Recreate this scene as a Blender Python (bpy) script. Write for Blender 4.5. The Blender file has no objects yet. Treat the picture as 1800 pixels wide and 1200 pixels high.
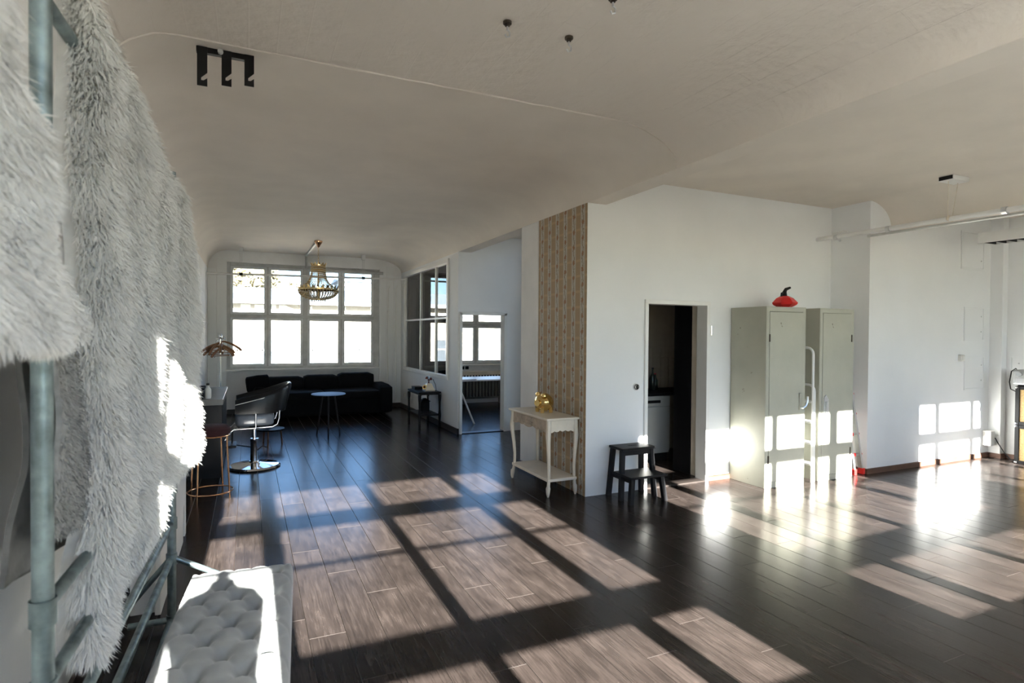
import bpy, math, random
import numpy as np
from mathutils import Matrix, Vector
random.seed(7); rng = np.random.default_rng(7)
PI = math.pi
SC = bpy.context.scene
COL = SC.collection

# ------------------------------------------------------------------ camera
YAW, PITCH, ROLL, FPX = 0.43063, -0.013496, 0.0072247, 1010.4
EYE = Vector((0, 0, 1.6))
_f = Vector((math.sin(YAW)*math.cos(PITCH), math.cos(YAW)*math.cos(PITCH), math.sin(PITCH)))
_r0 = Vector((math.cos(YAW), -math.sin(YAW), 0)); _u0 = _r0.cross(_f)
_r = math.cos(ROLL)*_r0 + math.sin(ROLL)*_u0; _u = -math.sin(ROLL)*_r0 + math.cos(ROLL)*_u0
cd = bpy.data.cameras.new('camera'); cam = bpy.data.objects.new('camera', cd); COL.objects.link(cam)
M = Matrix.Identity(4)
for i in range(3):
    M[i][0] = _r[i]; M[i][1] = _u[i]; M[i][2] = -_f[i]; M[i][3] = EYE[i]
cam.matrix_world = M
cd.sensor_width = 36; cd.lens = 36*FPX/1800; cd.clip_start = .05; cd.clip_end = 500
cd.dof.use_dof = True; cd.dof.focus_distance = 5.5; cd.dof.aperture_fstop = 3.2
SC.camera = cam

# ------------------------------------------------------------------ sky, sun, exposure
TAN_SUN = 0.41
w = bpy.data.worlds.new('world'); SC.world = w; w.use_nodes = True
nt = w.node_tree; nt.nodes.clear()
sky = nt.nodes.new('ShaderNodeTexSky'); sky.sky_type = 'NISHITA'; sky.sun_disc = False
sky.sun_elevation = math.atan(TAN_SUN); sky.sun_rotation = PI; sky.air_density = 1.0; sky.dust_density = .05; sky.ozone_density = 3.0
bg = nt.nodes.new('ShaderNodeBackground'); bg.inputs['Strength'].default_value = 0.60
wo = nt.nodes.new('ShaderNodeOutputWorld')
tint = nt.nodes.new('ShaderNodeMix'); tint.data_type = 'RGBA'; tint.blend_type = 'MULTIPLY'; tint.inputs['Factor'].default_value = 1; tint.inputs['B'].default_value = (.89, .985, 1.13, 1)
nt.links.new(sky.outputs[0], tint.inputs['A']); nt.links.new(tint.outputs['Result'], bg.inputs['Color']); nt.links.new(bg.outputs[0], wo.inputs['Surface'])
sd = bpy.data.lights.new('sun', 'SUN'); sd.energy = 104; sd.angle = math.radians(.53); sd.color = (1, .965, .91)
sun = bpy.data.objects.new('sun', sd); COL.objects.link(sun)
sun.rotation_euler = Vector((0, 1, -TAN_SUN)).to_track_quat('-Z', 'Y').to_euler()
vs = SC.view_settings
vs.view_transform = 'Standard'; vs.look = 'None'; vs.gamma = 1; vs.use_curve_mapping = False; vs.exposure = 0.08
SC.cycles.use_denoising = True; SC.cycles.max_bounces = 10; SC.cycles.diffuse_bounces = 6; SC.cycles.transparent_max_bounces = 16

# ------------------------------------------------------------------ materials
MATS = {}
def nodes_of(name):
    m = bpy.data.materials.new(name); m.use_nodes = True; MATS[name] = m
    t = m.node_tree; b = t.nodes['Principled BSDF']
    return m, t, b
def mat(name, col, rough=.5, metal=0, vary=.12, scale=6, bump=0, bscale=60, spec=.5, stretch=(1, 1, 1), trans=0, coat=0, sheen=0):
    m, t, b = nodes_of(name)
    N = t.nodes; L = t.links
    tc = N.new('ShaderNodeTexCoord'); mp = N.new('ShaderNodeMapping'); mp.inputs['Scale'].default_value = stretch
    L.new(tc.outputs['Object'], mp.inputs['Vector'])
    nz = N.new('ShaderNodeTexNoise'); nz.inputs['Scale'].default_value = scale; nz.inputs['Detail'].default_value = 5
    L.new(mp.outputs[0], nz.inputs['Vector'])
    rp = N.new('ShaderNodeMapRange'); rp.inputs['From Min'].default_value = .3; rp.inputs['From Max'].default_value = .7
    rp.inputs['To Min'].default_value = 1-vary; rp.inputs['To Max'].default_value = 1+vary*.5
    L.new(nz.outputs['Fac'], rp.inputs['Value'])
    mx = N.new('ShaderNodeMix'); mx.data_type = 'RGBA'; mx.blend_type = 'MULTIPLY'; mx.inputs['Factor'].default_value = 1
    mx.inputs['A'].default_value = (*col, 1); L.new(rp.outputs[0], mx.inputs['B'])
    L.new(mx.outputs['Result'], b.inputs['Base Color'])
    b.inputs['Roughness'].default_value = rough; b.inputs['Metallic'].default_value = metal
    b.inputs['Specular IOR Level'].default_value = spec
    b.inputs['Transmission Weight'].default_value = trans; b.inputs['Coat Weight'].default_value = coat
    b.inputs['Sheen Weight'].default_value = sheen
    if bump:
        n2 = N.new('ShaderNodeTexNoise'); n2.inputs['Scale'].default_value = bscale; n2.inputs['Detail'].default_value = 6
        L.new(mp.outputs[0], n2.inputs['Vector'])
        bp = N.new('ShaderNodeBump'); bp.inputs['Strength'].default_value = bump; bp.inputs['Distance'].default_value = .01
        L.new(n2.outputs['Fac'], bp.inputs['Height']); L.new(bp.outputs[0], b.inputs['Normal'])
    return m
mat('wall', (.81, .82, .815), .75, vary=.04, scale=1.5, bump=.12, bscale=25)
mat('wall_rough', (.81, .81, .80), .8, vary=.07, scale=3, bump=.3, bscale=14)
mat('ceiling', (.735, .68, .605), .85, vary=.06, scale=2.2, bump=.25, bscale=9)
mat('paint', (.80, .80, .77), .4, vary=.05, scale=4, bump=.05)
mat('old_frame', (.50, .51, .50), .45, vary=.15, scale=8, bump=.1)
mat('sash', (.66, .68, .68), .4, vary=.1, scale=8)
mat('baseboard', (.045, .03, .024), .35, vary=.2)
mat('brown_base', (.12, .06, .04), .45, vary=.3)
mat('galv', (.27, .34, .35), .42, metal=.85, vary=.5, scale=16, bump=.25, bscale=40)
mat('rail_steel', (.62, .62, .60), .38, metal=.6, vary=.12, scale=10)
mat('velvet', (.30, .315, .31), .85, vary=.12, scale=8, bump=.08, bscale=180, sheen=.4)
mat('suede', (.30, .30, .29), .9, vary=.25, scale=30, bump=.3, bscale=90)
mat('suede_dark', (.16, .16, .155), .9, vary=.25, scale=20, bump=.2)
mat('fur', (.77, .76, .73), .7, vary=.05, scale=10, spec=.2)
mat('fur_skin', (.70, .69, .66), .9, vary=.2, scale=14)
mat('black', (.008, .008, .009), .45, vary=.2, spec=.22)
mat('black_matte', (.006, .006, .007), .9, vary=.2, spec=.15)
mat('black_gloss', (.008, .009, .011), .12, vary=.1, spec=.22)
mat('leather', (.010, .010, .011), .28, vary=.2, bump=.1, bscale=120, spec=.22)
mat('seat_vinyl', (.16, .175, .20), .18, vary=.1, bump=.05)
mat('chrome', (.82, .82, .83), .07, metal=1, vary=.03)
mat('copper', (.72, .40, .22), .2, metal=1, vary=.08)
mat('gold', (.86, .62, .24), .1, metal=1, vary=.06)
mat('brass', (.80, .58, .28), .22, metal=1, vary=.15, scale=20)
mat('red_velvet', (.03, .004, .006), .9, vary=.2)
mat('wood_hanger', (.25, .11, .045), .4, vary=.3, scale=9, stretch=(6, 6, 1))
mat('counter_top', (.17, .17, .16), .3, vary=.1)
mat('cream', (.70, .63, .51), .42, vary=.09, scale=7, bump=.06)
mat('cream_worn', (.46, .38, .29), .5, vary=.3, scale=14)
mat('locker', (.42, .42, .345), .55, vary=.1, scale=3, bump=.04)
mat('rust', (.06, .045, .03), .8, vary=.4, scale=30)
mat('red', (.62, .02, .018), .3, vary=.12)
mat('white_metal', (.80, .80, .78), .3, vary=.04)
mat('alu', (.68, .69, .70), .3, metal=.9, vary=.1, scale=14)
mat('plastic_white', (.72, .71, .67), .4, vary=.05)
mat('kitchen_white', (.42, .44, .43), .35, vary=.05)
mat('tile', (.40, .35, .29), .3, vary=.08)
mat('bottle', (.02, .03, .025), .08, vary=.2)
mat('amp_silver', (.42, .43, .43), .35, metal=.4, vary=.12)
mat('phone', (.72, .66, .55), .3, vary=.05)
mat('phone_dark', (.13, .02, .012), .25, vary=.2)
mat('desk_white', (.80, .80, .80), .35, vary=.04)
mat('radiator', (.10, .10, .09), .5, vary=.08)  # dark grey carries the shade on the radiator body
mat('facade', (.38, .34, .28), .85, vary=.1, scale=.6, bump=.1, bscale=8)
mat('facade_frame', (.46, .46, .45), .6, vary=.03)
mat('facade_glass', (.10, .12, .14), .15, vary=.1)
mat('slate', (.24, .29, .34), .6, vary=.15, scale=2)
mat('bark', (.08, .055, .035), .9, vary=.3)
mat('leaf_green', (.22, .23, .13), .7, vary=.4, scale=2)
mat('leaf_gold', (.30, .27, .17), .7, vary=.4, scale=2)
mat('asphalt', (.16, .16, .16), .9, vary=.2)
mat('crystal', (.95, .86, .68), .08, vary=.05, trans=.35, spec=.8)
mat('chamfer', (.027, .021, .018), .4, vary=.1)

def floor_material():
    m, t, b = nodes_of('plank'); N = t.nodes; L = t.links
    tc = N.new('ShaderNodeTexCoord'); geo = N.new('ShaderNodeNewGeometry'); oi = N.new('ShaderNodeObjectInfo')
    add = N.new('ShaderNodeMath'); add.operation = 'ADD'
    L.new(geo.outputs['Random Per Island'], add.inputs[0]); L.new(oi.outputs['Random'], add.inputs[1])
    fr = N.new('ShaderNodeMath'); fr.operation = 'FRACT'; L.new(add.outputs[0], fr.inputs[0])
    off = N.new('ShaderNodeVectorMath'); off.operation = 'ADD'
    cx = N.new('ShaderNodeCombineXYZ'); ml = N.new('ShaderNodeMath'); ml.operation = 'MULTIPLY'; ml.inputs[1].default_value = 37
    L.new(fr.outputs[0], ml.inputs[0]); L.new(ml.outputs[0], cx.inputs['Z']); L.new(ml.outputs[0], cx.inputs['Y'])
    L.new(tc.outputs['Object'], off.inputs[0]); L.new(cx.outputs[0], off.inputs[1])
    mp = N.new('ShaderNodeMapping'); mp.inputs['Scale'].default_value = (120, 5, 1); L.new(off.outputs[0], mp.inputs['Vector'])
    nz = N.new('ShaderNodeTexNoise'); nz.inputs['Scale'].default_value = 1; nz.inputs['Detail'].default_value = 6; nz.inputs['Roughness'].default_value = .65
    L.new(mp.outputs[0], nz.inputs['Vector'])
    mp2 = N.new('ShaderNodeMapping'); mp2.inputs['Scale'].default_value = (16, 5, 1); L.new(off.outputs[0], mp2.inputs['Vector'])
    n2 = N.new('ShaderNodeTexNoise'); n2.inputs['Scale'].default_value = 1; n2.inputs['Detail'].default_value = 4; L.new(mp2.outputs[0], n2.inputs['Vector'])
    mixn = N.new('ShaderNodeMath'); mixn.operation = 'MULTIPLY_ADD'; mixn.inputs[1].default_value = .6
    h2 = N.new('ShaderNodeMath'); h2.operation = 'MULTIPLY'; h2.inputs[1].default_value = .45
    L.new(n2.outputs['Fac'], h2.inputs[0]); L.new(nz.outputs['Fac'], mixn.inputs[0]); L.new(h2.outputs[0], mixn.inputs[2])
    cr = N.new('ShaderNodeValToRGB'); e = cr.color_ramp
    e.elements[0].position = .27; e.elements[0].color = (.0072, .0058, .0052, 1)
    e.elements[1].position = .78; e.elements[1].color = (.052, .041, .036, 1)
    k = e.elements.new(.52); k.color = (.024, .0185, .0162, 1)
    L.new(mixn.outputs[0], cr.inputs['Fac'])
    rp = N.new('ShaderNodeMapRange'); rp.inputs['To Min'].default_value = .78; rp.inputs['To Max'].default_value = 1.2; L.new(fr.outputs[0], rp.inputs['Value'])
    mx = N.new('ShaderNodeMix'); mx.data_type = 'RGBA'; mx.blend_type = 'MULTIPLY'; mx.inputs['Factor'].default_value = 1
    L.new(cr.outputs[0], mx.inputs['A']); L.new(rp.outputs[0], mx.inputs['B']); L.new(mx.outputs['Result'], b.inputs['Base Color'])
    r2 = N.new('ShaderNodeMapRange'); r2.inputs['To Min'].default_value = .15; r2.inputs['To Max'].default_value = .30
    L.new(nz.outputs['Fac'], r2.inputs['Value']); L.new(r2.outputs[0], b.inputs['Roughness'])
    bp = N.new('ShaderNodeBump'); bp.inputs['Strength'].default_value = .12; bp.inputs['Distance'].default_value = .003
    L.new(nz.outputs['Fac'], bp.inputs['Height']); L.new(bp.outputs[0], b.inputs['Normal'])
    b.inputs['Specular IOR Level'].default_value = .20
floor_material()

def wallpaper_material():
    m, t, b = nodes_of('wallpaper'); N = t.nodes; L = t.links
    def M_(op, a, c=None, d=None):
        n = N.new('ShaderNodeMath'); n.operation = op
        for i, v in enumerate((a, c, d)):
            if v is None: continue
            if isinstance(v, (int, float)): n.inputs[i].default_value = v
            else: L.new(v, n.inputs[i])
        return n.outputs[0]
    tc = N.new('ShaderNodeTexCoord'); sp = N.new('ShaderNodeSeparateXYZ'); L.new(tc.outputs['Object'], sp.inputs[0])
    Y, Z = sp.outputs['Y'], sp.outputs['Z']
    P = .172
    u = M_('FRACT', M_('DIVIDE', Y, P))                    # 0..1 across one repeat
    def band(lo, hi): return M_('MULTIPLY', M_('GREATER_THAN', u, lo), M_('LESS_THAN', u, hi))
    col_i = M_('FLOOR', M_('DIVIDE', Y, P))
    v = M_('FRACT', M_('ADD', M_('DIVIDE', Z, .155), M_('MULTIPLY', col_i, .5)))
    nz = N.new('ShaderNodeTexNoise'); nz.inputs['Scale'].default_value = 55; nz.inputs['Detail'].default_value = 2; L.new(tc.outputs['Object'], nz.inputs['Vector'])
    # trailing stem and blossom inside the pale stripe (0.28..0.72)
    stem = M_('ADD', M_('MULTIPLY', M_('SINE', M_('MULTIPLY', v, 6.2832)), .05), .5)
    ds = M_('ABSOLUTE', M_('SUBTRACT', u, stem))
    stem_m = M_('LESS_THAN', ds, .025)
    du = M_('MULTIPLY', M_('SUBTRACT', u, .5), 1.1); dv = M_('SUBTRACT', v, .5)
    d = M_('SQRT', M_('ADD', M_('MULTIPLY', du, du), M_('MULTIPLY', dv, M_('MULTIPLY', dv, .8))))
    dn = M_('ADD', d, M_('MULTIPLY', M_('SUBTRACT', nz.outputs['Fac'], .5), .35))
    flower = M_('LESS_THAN', dn, .13)
    leaf = M_('MULTIPLY', M_('GREATER_THAN', nz.outputs['Fac'], .60), M_('LESS_THAN', M_('ABSOLUTE', M_('SUBTRACT', u, .5)), .15))
    tan = M_('SUBTRACT', 1.0, band(.27, .73))
    lines = M_('LESS_THAN', M_('ABSOLUTE', M_('SUBTRACT', M_('FRACT', M_('MULTIPLY', u, 9.0)), .5)), .2)
    lines = M_('MULTIPLY', lines, tan)
    dots = M_('MULTIPLY', tan, M_('LESS_THAN', M_('FRACT', M_('DIVIDE', Z, .155)), .16))
    def mixc(fac, a, c):
        n = N.new('ShaderNodeMix'); n.data_type = 'RGBA'; L.new(fac, n.inputs['Factor'])
        if isinstance(a, tuple): n.inputs['A'].default_value = (*a, 1)
        else: L.new(a, n.inputs['A'])
        n.inputs['B'].default_value = (*c, 1); return n.outputs['Result']
    c = mixc(tan, (.45, .42, .35), (.38, .275, .16))
    c = mixc(lines, c, (.27, .18, .095))
    c = mixc(dots, c, (.42, .29, .16))
    c = mixc(leaf, c, (.24, .19, .11))
    c = mixc(stem_m, c, (.17, .11, .06))
    c = mixc(flower, c, (.26, .125, .055))
    L.new(c, b.inputs['Base Color']); b.inputs['Roughness'].default_value = .7
wallpaper_material()

def glass_material(name, tint=(1, 1, 1), refl=1.0):
    m = bpy.data.materials.new(name); m.use_nodes = True; MATS[name] = m
    t = m.node_tree; t.nodes.clear(); N = t.nodes; L = t.links
    tr = N.new('ShaderNodeBsdfTransparent'); tr.inputs[0].default_value = (*tint, 1)
    gl = N.new('ShaderNodeBsdfGlossy'); gl.inputs['Roughness'].default_value = .01; gl.inputs['Color'].default_value = (refl, refl, refl, 1)
    fr = N.new('ShaderNodeFresnel'); fr.inputs['IOR'].default_value = 1.5
    mx = N.new('ShaderNodeMixShader'); o = N.new('ShaderNodeOutputMaterial')
    L.new(fr.outputs[0], mx.inputs[0]); L.new(tr.outputs[0], mx.inputs[1]); L.new(gl.outputs[0], mx.inputs[2]); L.new(mx.outputs[0], o.inputs['Surface'])
glass_material('glass', (.97, .98, .98))

def boards_ceiling():
    # board-marked concrete: shallow relief of boards running along the room
    m, t, b = nodes_of('ceiling_boards'); N = t.nodes; L = t.links
    b.inputs['Base Color'].default_value = (.725, .67, .60, 1); b.inputs['Roughness'].default_value = .85
    tc = N.new('ShaderNodeTexCoord')
    br = N.new('ShaderNodeTexBrick'); br.inputs['Scale'].default_value = 1; br.inputs['Brick Width'].default_value = 1.7; br.inputs['Row Height'].default_value = .145
    br.inputs['Mortar Size'].default_value = .004; br.inputs['Color1'].default_value = (.2, .2, .2, 1); br.inputs['Color2'].default_value = (.8, .8, .8, 1); br.inputs['Mortar'].default_value = (1, 1, 1, 1)
    mp = N.new('ShaderNodeMapping'); mp.inputs['Rotation'].default_value = (0, 0, PI/2); L.new(tc.outputs['Object'], mp.inputs['Vector']); L.new(mp.outputs[0], br.inputs['Vector'])
    nz = N.new('ShaderNodeTexNoise'); nz.inputs['Scale'].default_value = 13; nz.inputs['Detail'].default_value = 7; L.new(tc.outputs['Object'], nz.inputs['Vector'])
    ad = N.new('ShaderNodeMath'); ad.operation = 'MULTIPLY_ADD'; ad.inputs[1].default_value = .35
    L.new(br.outputs['Color'], ad.inputs[0]); L.new(nz.outputs['Fac'], ad.inputs[2])
    bp = N.new('ShaderNodeBump'); bp.inputs['Strength'].default_value = .9; bp.inputs['Distance'].default_value = .012
    L.new(ad.outputs[0], bp.inputs['Height']); L.new(bp.outputs[0], b.inputs['Normal'])
boards_ceiling()

def locker_material():
    # worn olive paint: chips and scratches with their own shape
    m = MATS['locker']; t = m.node_tree; N = t.nodes; L = t.links; b = N['Principled BSDF']
    src = b.inputs['Base Color'].links[0].from_socket
    tc = N.new('ShaderNodeTexCoord')
    nz = N.new('ShaderNodeTexNoise'); nz.inputs['Scale'].default_value = 9; nz.inputs['Detail'].default_value = 9; nz.inputs['Roughness'].default_value = .75
    L.new(tc.outputs['Object'], nz.inputs['Vector'])
    rp = N.new('ShaderNodeMapRange'); rp.inputs['From Min'].default_value = .655; rp.inputs['From Max'].default_value = .69; L.new(nz.outputs['Fac'], rp.inputs['Value'])
    mx = N.new('ShaderNodeMix'); mx.data_type = 'RGBA'; L.new(rp.outputs[0], mx.inputs['Factor']); L.new(src, mx.inputs['A']); mx.inputs['B'].default_value = (.12, .09, .06, 1)
    L.new(mx.outputs['Result'], b.inputs['Base Color'])
locker_material()

# ------------------------------------------------------------------ mesh helpers
class MB:
    def __init__(s): s.v = []; s.f = []; s.mi = []
    def add(s, vs, fs, mi=0):
        o = len(s.v); s.v += [tuple(p) for p in vs]; s.f += [tuple(i+o for i in q) for q in fs]; s.mi += [mi]*len(fs); return s
    def box(s, x0, x1, y0, y1, z0, z1, mi=0):
        x0, x1 = min(x0, x1), max(x0, x1); y0, y1 = min(y0, y1), max(y0, y1); z0, z1 = min(z0, z1), max(z0, z1)
        v = [(x, y, z) for z in (z0, z1) for y in (y0, y1) for x in (x0, x1)]
        return s.add(v, [(0, 2, 3, 1), (4, 5, 7, 6), (0, 1, 5, 4), (2, 6, 7, 3), (0, 4, 6, 2), (1, 3, 7, 5)], mi)
    def tube(s, path, r, seg=10, caps=True, closed=False):
        P = [Vector(p) for p in path]; n = len(P); R = r if isinstance(r, (list, tuple)) else [r]*n
        rings = []; up = None
        for i, p in enumerate(P):
            a = P[i-1] if (i > 0 or closed) else p; c = P[(i+1) % n] if (i < n-1 or closed) else p
            d = (c-a); d = d.normalized() if d.length > 1e-9 else Vector((0, 0, 1))
            if up is None:
                ref = Vector((0, 0, 1)) if abs(d.z) < .9 else Vector((1, 0, 0)); e1 = d.cross(ref).normalized()
            else:
                e1 = up - d*up.dot(d); e1 = e1.normalized() if e1.length > 1e-6 else d.orthogonal().normalized()
            up = e1; e2 = d.cross(e1)
            rings.append([p + (e1*math.cos(2*PI*k/seg) + e2*math.sin(2*PI*k/seg))*R[i] for k in range(seg)])
        vs = [q for g in rings for q in g]; fs = []
        for i in range(n if closed else n-1):
            j = (i+1) % n
            for k in range(seg):
                l = (k+1) % seg; fs.append((i*seg+k, i*seg+l, j*seg+l, j*seg+k))
        if caps and not closed:
            fs.append(tuple(range(seg-1, -1, -1))); fs.append(tuple((n-1)*seg+k for k in range(seg)))
        return s.add(vs, fs)
    def cyl(s, a, b, r, seg=14, r2=None): return s.tube([a, b], [r, r if r2 is None else r2], seg)
    def lathe(s, prof, c=(0, 0, 0), seg=24):
        vs = []; fs = []; n = len(prof)
        for r, z in prof:
            for k in range(seg): vs.append((c[0]+r*math.cos(2*PI*k/seg), c[1]+r*math.sin(2*PI*k/seg), c[2]+z))
        for i in range(n-1):
            for k in range(seg):
                l = (k+1) % seg; fs.append((i*seg+k, i*seg+l, (i+1)*seg+l, (i+1)*seg+k))
        fs.append(tuple(range(seg-1, -1, -1))); fs.append(tuple((n-1)*seg+k for k in range(seg)))
        return s.add(vs, fs)
    def prism(s, poly, axis, a, b):
        n = len(poly)
        def pt(p, h): return {'x': (h, p[0], p[1]), 'y': (p[0], h, p[1]), 'z': (p[0], p[1], h)}[axis]
        vs = [pt(p, a) for p in poly]+[pt(p, b) for p in poly]
        fs = [tuple(range(n-1, -1, -1)), tuple(range(n, 2*n))]+[(i, (i+1) % n, n+(i+1) % n, n+i) for i in range(n)]
        return s.add(vs, fs)
    def ball(s, c, r, seg=14, rings=9):
        rx, ry, rz = r if isinstance(r, tuple) else (r, r, r); vs = []; fs = []
        for i in range(rings+1):
            th = PI*i/rings
            for k in range(seg): vs.append((c[0]+rx*math.sin(th)*math.cos(2*PI*k/seg), c[1]+ry*math.sin(th)*math.sin(2*PI*k/seg), c[2]+rz*math.cos(th)))
        for i in range(rings):
            for k in range(seg):
                l = (k+1) % seg; fs.append((i*seg+k, (i+1)*seg+k, (i+1)*seg+l, i*seg+l))
        return s.add(vs, fs)
    def surf(s, rows, closed=False):
        n = len(rows[0]); vs = [q for g in rows for q in g]; fs = []
        for i in range(len(rows)-1):
            for k in range(n if closed else n-1):
                l = (k+1) % n; fs.append((i*n+k, i*n+l, (i+1)*n+l, (i+1)*n+k))
        return s.add(vs, fs)
    def xform(s, m): s.v = [tuple(m @ Vector(p)) for p in s.v]; return s
    def build(s, name, material, parent=None, bevel=0, smooth=None, bseg=2):
        off = Vector((0, 0, 0)); q = parent
        while q is not None: off += q.location; q = q.parent
        me = bpy.data.meshes.new(name)
        me.from_pydata([tuple(Vector(p)-off) for p in s.v], [], s.f); me.update()
        for m_ in (material if isinstance(material, (list, tuple)) else [material]): me.materials.append(MATS[m_])
        if any(s.mi): me.polygons.foreach_set('material_index', s.mi)
        o = bpy.data.objects.new(name, me); COL.objects.link(o); o.parent = parent
        import bmesh
        bm = bmesh.new(); bm.from_mesh(me); bmesh.ops.recalc_face_normals(bm, faces=bm.faces); bm.to_mesh(me); bm.free()
        if bevel:
            b = o.modifiers.new('bevel', 'BEVEL'); b.width = bevel; b.segments = bseg; b.limit_method = 'ANGLE'; b.angle_limit = .6
        if smooth is not None:
            me.polygons.foreach_set('use_smooth', [True]*len(me.polygons)); me.set_sharp_from_angle(angle=smooth)
        return o
def tag(o, label=None, cat=None, group=None, kind=None):
    for k, v in (('label', label), ('category', cat), ('group', group), ('kind', kind)):
        if v: o[k] = v
    return o
def thing(name, label, cat, loc=(0, 0, 0), group=None, kind=None):
    o = bpy.data.objects.new(name, None); COL.objects.link(o); o.location = loc; o.empty_display_size = .1
    return tag(o, label, cat, group, kind)
def copy_tree(o, parent=None):
    c = o.copy(); COL.objects.link(c); c.parent = parent
    for ch in list(o.children): copy_tree(ch, c)
    return c
SM = .7
def arc(cx, cy, rx, ry, a0, a1, n):
    return [(cx+rx*math.cos(a0+(a1-a0)*i/n), cy+ry*math.sin(a0+(a1-a0)*i/n)) for i in range(n+1)]
def struct(name, mb, material, label, cat, parent=None, **k):
    o = mb.build(name, material, parent, **k); return tag(o, label, cat, kind='structure')

# ================================================================== SETTING
XL, XP, YD, YF, HC, HB, YW = -.70, 3.02, 4.82, 12.35, 3.17, 2.89, -.45
# ---- floor with planks
fl = struct('floor', MB().box(-1, 11.2, -.7, 12.7, -.2, -.014), 'baseboard', 'dark wooden plank floor of the loft', 'floor')
PW, PL = .188, 1.28
def plank_mb(x0, x1, y0, y1, mb):
    g, c = .0010, .0013
    v = [(x0+g, y0+g, -.014), (x1-g, y0+g, -.014), (x1-g, y1-g, -.014), (x0+g, y1-g, -.014),
         (x0+g, y0+g, -c), (x1-g, y0+g, -c), (x1-g, y1-g, -c), (x0+g, y1-g, -c),
         (x0+g+c, y0+g+c, 0), (x1-g-c, y0+g+c, 0), (x1-g-c, y1-g-c, 0), (x0+g+c, y1-g-c, 0)]
    mb.add(v, [(0, 1, 5, 4), (1, 2, 6, 5), (2, 3, 7, 6), (3, 0, 4, 7)], 1)
    mb.add(v, [(4, 5, 9, 8), (5, 6, 10, 9), (6, 7, 11, 10), (7, 4, 8, 11)], 1)
    mb.add(v, [(8, 9, 10, 11)], 0)
    return mb
def visible_size(x, y):
    d = Vector((x, y, -1.6)); z = d.dot(_f)
    if z < .8: return -1
    px, py = 900+FPX*d.dot(_r)/z, 600-FPX*d.dot(_u)/z
    if px < -150 or px > 1950 or py > 1330: return 0
    if x > 3.1 and y > 4.9: return 0
    if x < -.45: return 0
    return 1/z
cells = []
k = 0; x = .291-6*PW
while x < 11.1:
    y = -.7 - [0, .47, .86, .2, .66, 1.05][k % 6]
    while y < 12.6:
        a, b = max(y, -.7), min(y+PL, 12.6)
        if b-a > .05 and x+PW > -.72: cells.append((x, x+PW, a, b, visible_size(x+PW/2, (a+b)/2)))
        y += PL
    x += PW; k += 1
cells.sort(key=lambda c: -c[4])
base_mesh = None; rest = MB()
for i, (x0, x1, y0, y1, s) in enumerate(cells):
    if i < 295 and s > 0:
        if abs(y1-y0-PL) < 1e-6:
            if base_mesh is None:
                o = plank_mb(0, PW, 0, PL, MB()).build('plank', ['plank', 'chamfer'], fl); base_mesh = o.data
            else:
                o = bpy.data.objects.new('plank', base_mesh); COL.objects.link(o); o.parent = fl
            o.location = (x0, y0, 0)
        else: plank_mb(x0, x1, y0, y1, MB()).build('plank', ['plank', 'chamfer'], fl)
    else: plank_mb(x0, x1, y0, y1, rest)
tag(rest.build('far_planks', ['plank', 'chamfer'], fl), kind='stuff')

# ---- ceilings: coved left bay, flat right bay with cove, third bay, roof slab
prof = [(XL-.1, 2.81)] + [(XL+.36*(1-math.cos(t*PI/20)), 2.81+.36*math.sin(t*PI/20)) for t in range(11)] \
     + [(2.38+.64*math.sin(t*PI/20), HC-.28*(1-math.cos(t*PI/20))) for t in range(11)] + [(XP+.1, HB), (XP+.1, 3.4), (XL-.1, 3.4)]
YS = 3.53
struct('ceiling', MB().prism(prof, 'y', YS, YF+.4), 'ceiling', 'smooth coved ceiling of the long left bay', 'ceiling', smooth=.5)
struct('ceiling', MB().prism(prof, 'y', -.6, YS), 'ceiling_boards', 'board-marked coved ceiling above the foreground', 'ceiling', smooth=.5)
# plaster seam that follows the coved profile
seam = []
for i, (px, pz) in enumerate(prof[1:-3]):
    seam.append((px, YS+.003*math.sin(i*2.1), pz-.001))
dense = []
for a, b in zip(seam[:-1], seam[1:]):
    n = max(1, int((Vector(b)-Vector(a)).length/.12))
    for j in range(n): 
        q = Vector(a).lerp(Vector(b), j/n); dense.append((q.x, q.y+random.uniform(-.006, .006), q.z))
tag(MB().tube(dense, [.004+.005*random.random() for _ in dense], 6).build('trim_1', 'ceiling', None, smooth=SM), 'irregular plaster seam line across the left bay ceiling', 'seam', kind='structure')
struct('beam', MB().box(XP+.002, 3.235, -.6, YF+.3, HB-.002, 3.4), 'ceiling', 'white plastered ceiling beam over the wallpapered corner', 'beam')
prof2 = [(3.2, HC)] + [(6.50, HC)] + [(6.50+.42*math.sin(t*PI/16), HC-.29*(1-math.cos(t*PI/16))) for t in range(9)] + [(7.2, 2.88), (7.2, 3.4), (3.2, 3.4)]
struct('ceiling', MB().prism(prof2, 'y', -.6, 4.95), 'ceiling', 'flat white ceiling of the bay over the lockers', 'ceiling', smooth=.5)
struct('ceiling', MB().box(3.2, 5.72, 4.95, 6.55, HC, 3.4).box(3.2, 4.34, 6.55, 8.62, HC, 3.4).box(3.2, 7.2, 8.62, YF+.4, HC, 3.4), 'ceiling', 'white ceiling over the kitchen, the passage and the office', 'ceiling')
struct('ceiling', MB().box(7.2, 11.2, -.6, 4.95, HC, 3.4), 'ceiling', 'white ceiling of the farthest right bay', 'ceiling')
struct('roof', MB().box(-1.2, 11.4, -.7, 4.95, 3.38, 3.7).box(-1.2, 5.72, 4.95, 6.55, 3.38, 3.7).box(-1.2, 4.34, 6.55, 8.62, 3.38, 3.7).box(-1.2, 7.3, 8.62, 12.8, 3.38, 3.7), 'ceiling', 'roof slab above the loft', 'roof')

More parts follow.
